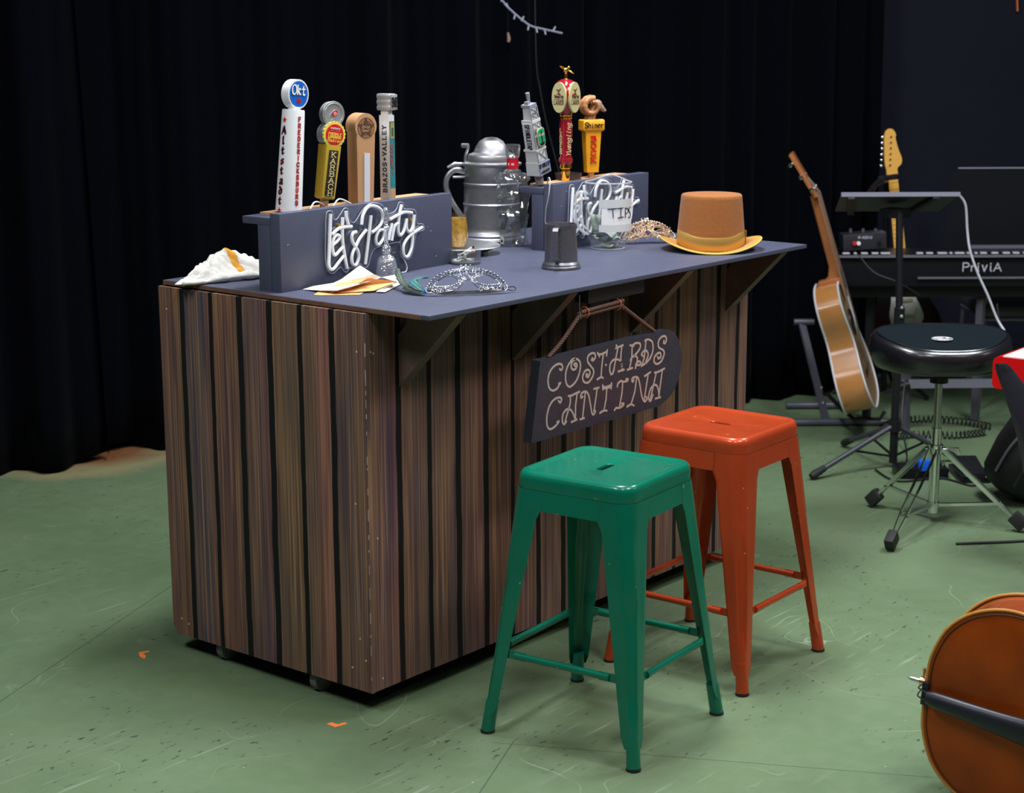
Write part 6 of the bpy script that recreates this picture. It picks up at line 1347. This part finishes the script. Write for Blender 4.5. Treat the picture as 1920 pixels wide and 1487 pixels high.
# --- cello lying on its side
ax = (RGT * math.cos(rad(34)) - FWD * math.sin(rad(34))); ax = (ax * math.cos(rad(4)) - UP * math.sin(rad(4))).normalized()
nrm = (-FWD * math.cos(rad(34)) - RGT * math.sin(rad(34))); nrm = (nrm - ax * nrm.dot(ax)).normalized(); upv = nrm.cross(ax) * 1
if upv.z < 0: upv = -upv
Bp = W(3.80, .946, .250)
Mc = Matrix(((ax.x, upv.x, nrm.x, Bp.x), (ax.y, upv.y, nrm.y, Bp.y), (ax.z, upv.z, nrm.z, Bp.z), (0, 0, 0, 1))) @ Matrix.Scale(1.11, 4)
t = thing('cello', 'reddish brown cello lying on its side at the lower right corner', 'cello', Mc)
hc = [(0, 0), (.0, .05), (.006, .09), (.028, .145), (.065, .185), (.11, .209), (.16, .219), (.21, .212), (.255, .19), (.285, .172), (.288, .165), (.30, .142), (.34, .122), (.38, .118), (.42, .128), (.45, .150), (.462, .158), (.50, .168), (.55, .172), (.61, .162), (.66, .135), (.70, .09), (.725, .045), (.735, .02), (.735, 0)]
Hc = cr2(hc, 3); oc = Hc + [(x, -y) for x, y in Hc[::-1][1:-1]]
var = pm('cello_varnish', (.26, .046, .004), .30, noise=(7, .8), coat=.0, spec=.22); rib = pm('flamed_rib', (.26, .050, .012), .25, noise=(9, .5), coat=.7); edge = pm('worn_edge_gold', (.50, .22, .04), .35)
def plate(mb, z0, h, s_):
    rows = []
    for k in range(13):
        q = 1 - k / 13; rows.append([(.36 + (x - .36) * q, y * q, z0 + s_ * h * (1 - (q ** 3.2)) * (1 if k else 0)) for x, y in oc])
    V = mb.grid(rows, closed_u=True); mb.face(V[-1])
m = MB(Mc); plate(m, 0, .024, 1); m.build('front_plate', var, t, smooth=70)
m = MB(Mc); plate(m, -.118, .02, -1); m.build('back_plate', var, t, smooth=70)
m = MB(Mc); q = .985; m.grid([[(.36 + (x - .36) * q, y * q, 0) for x, y in oc], [(.36 + (x - .36) * q, y * q, -.118) for x, y in oc]], closed_u=True); m.build('ribs', rib, t, smooth=60)
for z, nm in ((0, 'front_edge'), (-.118, 'back_edge')): m = MB(Mc); m.tube([(x, y, z) for x, y in oc], .0034, 8, closed=True); m.build(nm, edge, t)
m = MB(Mc); m.tube([(.36 + (x - .36) * .975, y * .965, .0028 + .001) for x, y in oc], .0009, 4, closed=True); m.build('purfling', blackp, t)
eb = pm('ebony', (.010, .011, .018), .38, spec=.4)
m = MB(Mc); rows = []
for x, w_, z in ((.012, .013, .022), (.03, .018, .027), (.10, .0205, .038), (.17, .024, .050), (.235, .029, .060), (.245, .028, .060)):
    rows.append([(x, w_ * math.cos(a), z + .014 * math.sin(a)) for a in [PI * k / 8 for k in range(9)]] + [(x, -w_ * .9, z - .006), (x, w_ * .9, z - .006)])
V = m.grid(rows, closed_u=True); m.face(V[0]); m.face(V[-1]); m.build('tailpiece', eb, t, smooth=50)
m = MB(Mc); m.box((.002, 0, .005), (.014, .05, .012), bev=.002); m.build('saddle', eb, t)
m = MB(Mc)
for s_ in (-1, 1): m.tube(cr([(.018, s_ * .007, .024), (.0, s_ * .009, .016), (-.014, s_ * .008, .004), (-.016, s_ * .004, -.04)], 5), .0017, 6)
m.build('tail_gut', blackp, t)
brs = pm('warm_brass', (.72, .48, .30), .25, 1)
m = MB(Mc); m.tube([(.0, 0, -.05), (-.008, 0, -.05), (-.012, 0, -.05), (-.030, 0, -.05)], [.018, .018, .013, .010], 20); m.tube([(-.022, 0, -.05), (-.022, .034, -.042)], .0035, 8); m.build('endpin_collar', brs, t)
m = MB(Mc); m.tube([(-.028, 0, -.05), (-.048, 0, -.05), (-.060, 0, -.05)], [.005, .005, .0006], 12); m.build('endpin', steel, t)
m = MB(Mc); m.prism([(-.045, 0), (.045, 0), (.03, .075), (0, .088), (-.03, .075)], -.004, .004, Matrix(((0, 0, 1, .36), (1, 0, 0, 0), (0, 1, 0, .02), (0, 0, 0, 1)))); m.build('bridge', wood, t)
m = MB(Mc); m.tube([(.70, 0, .0), (.76, 0, .01), (1.0, 0, -.005), (1.02, 0, -.01)], [.03, .019, .016, .018], 12); m.box((.83, 0, .028), (.58, .045, .012), Matrix.Rotation(rad(3), 3, 'Y'), bev=.003); m.build('neck', eb, t)
m = MB(Mc); m.box((1.08, 0, -.025), (.14, .035, .04), Matrix.Rotation(rad(14), 3, 'Y'), bev=.006); m.ball((1.17, 0, -.05), .032, 12, (1, .6, 1)); m.build('scroll', var, t)
for k in range(4):
    y = -.018 + .012 * k; m = MB(Mc); m.tube([(.24, y * 1.1, .072), (.36, y, .110), (1.02, y * .5, .018)], .0009, 4); m.build('string', pm('steel_string', (.6, .55, .5), .3, 1), t)

# --- things high on the back
m = MB(); m.tube(cr([W(7.5, -.30, 3.6), W(7.46, -.16, 2.4), W(7.45, -.052, 1.90), W(7.45, -.03, 1.84), W(7.45, .006, 1.802), W(7.45, .05, 1.765), W(7.45, .085, 1.742), W(7.45, .133, 1.730), W(7.45, .215, 1.712)], 6), .0045, 6)
t = thing('string_light', 'short pale string of fairy lights hanging at the top above the tankard', 'string light', Matrix.Translation(W(7.45, .05, 1.72)))
m.build('light_cord', pm('pale_cord_blue', (.22, .23, .30), .4), t)
rr = random.Random(9)
for k, (r, z) in enumerate(((-.035, 1.85), (-.01, 1.815), (.018, 1.79), (.045, 1.762), (.075, 1.745), (.105, 1.735), (.14, 1.727), (.175, 1.72))):
    m = MB(); d = UP * rr.choice((-1, 1)) * .02 + RGT * rr.uniform(-.012, .012); m.tube([W(7.45, r, z), W(7.45, r, z) + d], [.004, .0035], 6); m.build('light_bulb', pm('unlit_bulb', (.35, .36, .42), .3), t)
m = MB(); m.tube([W(7.68, -.012, 1.715), W(7.68, -.008, 1.69), W(7.675, -.01, 1.674)], [.004, .008, .006], 8); m.mi = 1; m.tube([W(7.68, -.012, 1.714), W(7.68, -.012, 3.6)], .0006, 4); m.build('hanging_peg', [pm('tan_hook', (.25, .16, .12), .6), bm_], label='small tan peg dangling on a thread under the string of lights', cat='hook')
cable([W(7.66, .10, 3.0), W(7.66, .105, 1.75), W(7.66, .13, 1.45), W(7.66, .20, 1.15), W(7.66, .30, .8)], .003, 'black cord hanging down the wall between the white and red tap handles')
m = MB(); m.bar(W(8.925, 2.508, 1.872), W(8.925, 2.514, 1.804), .02, .004, up=(.637, -.77, 0)); m.build('tape_strip', tape, label='orange strip of tape at the upper right corner', cat='tape mark')
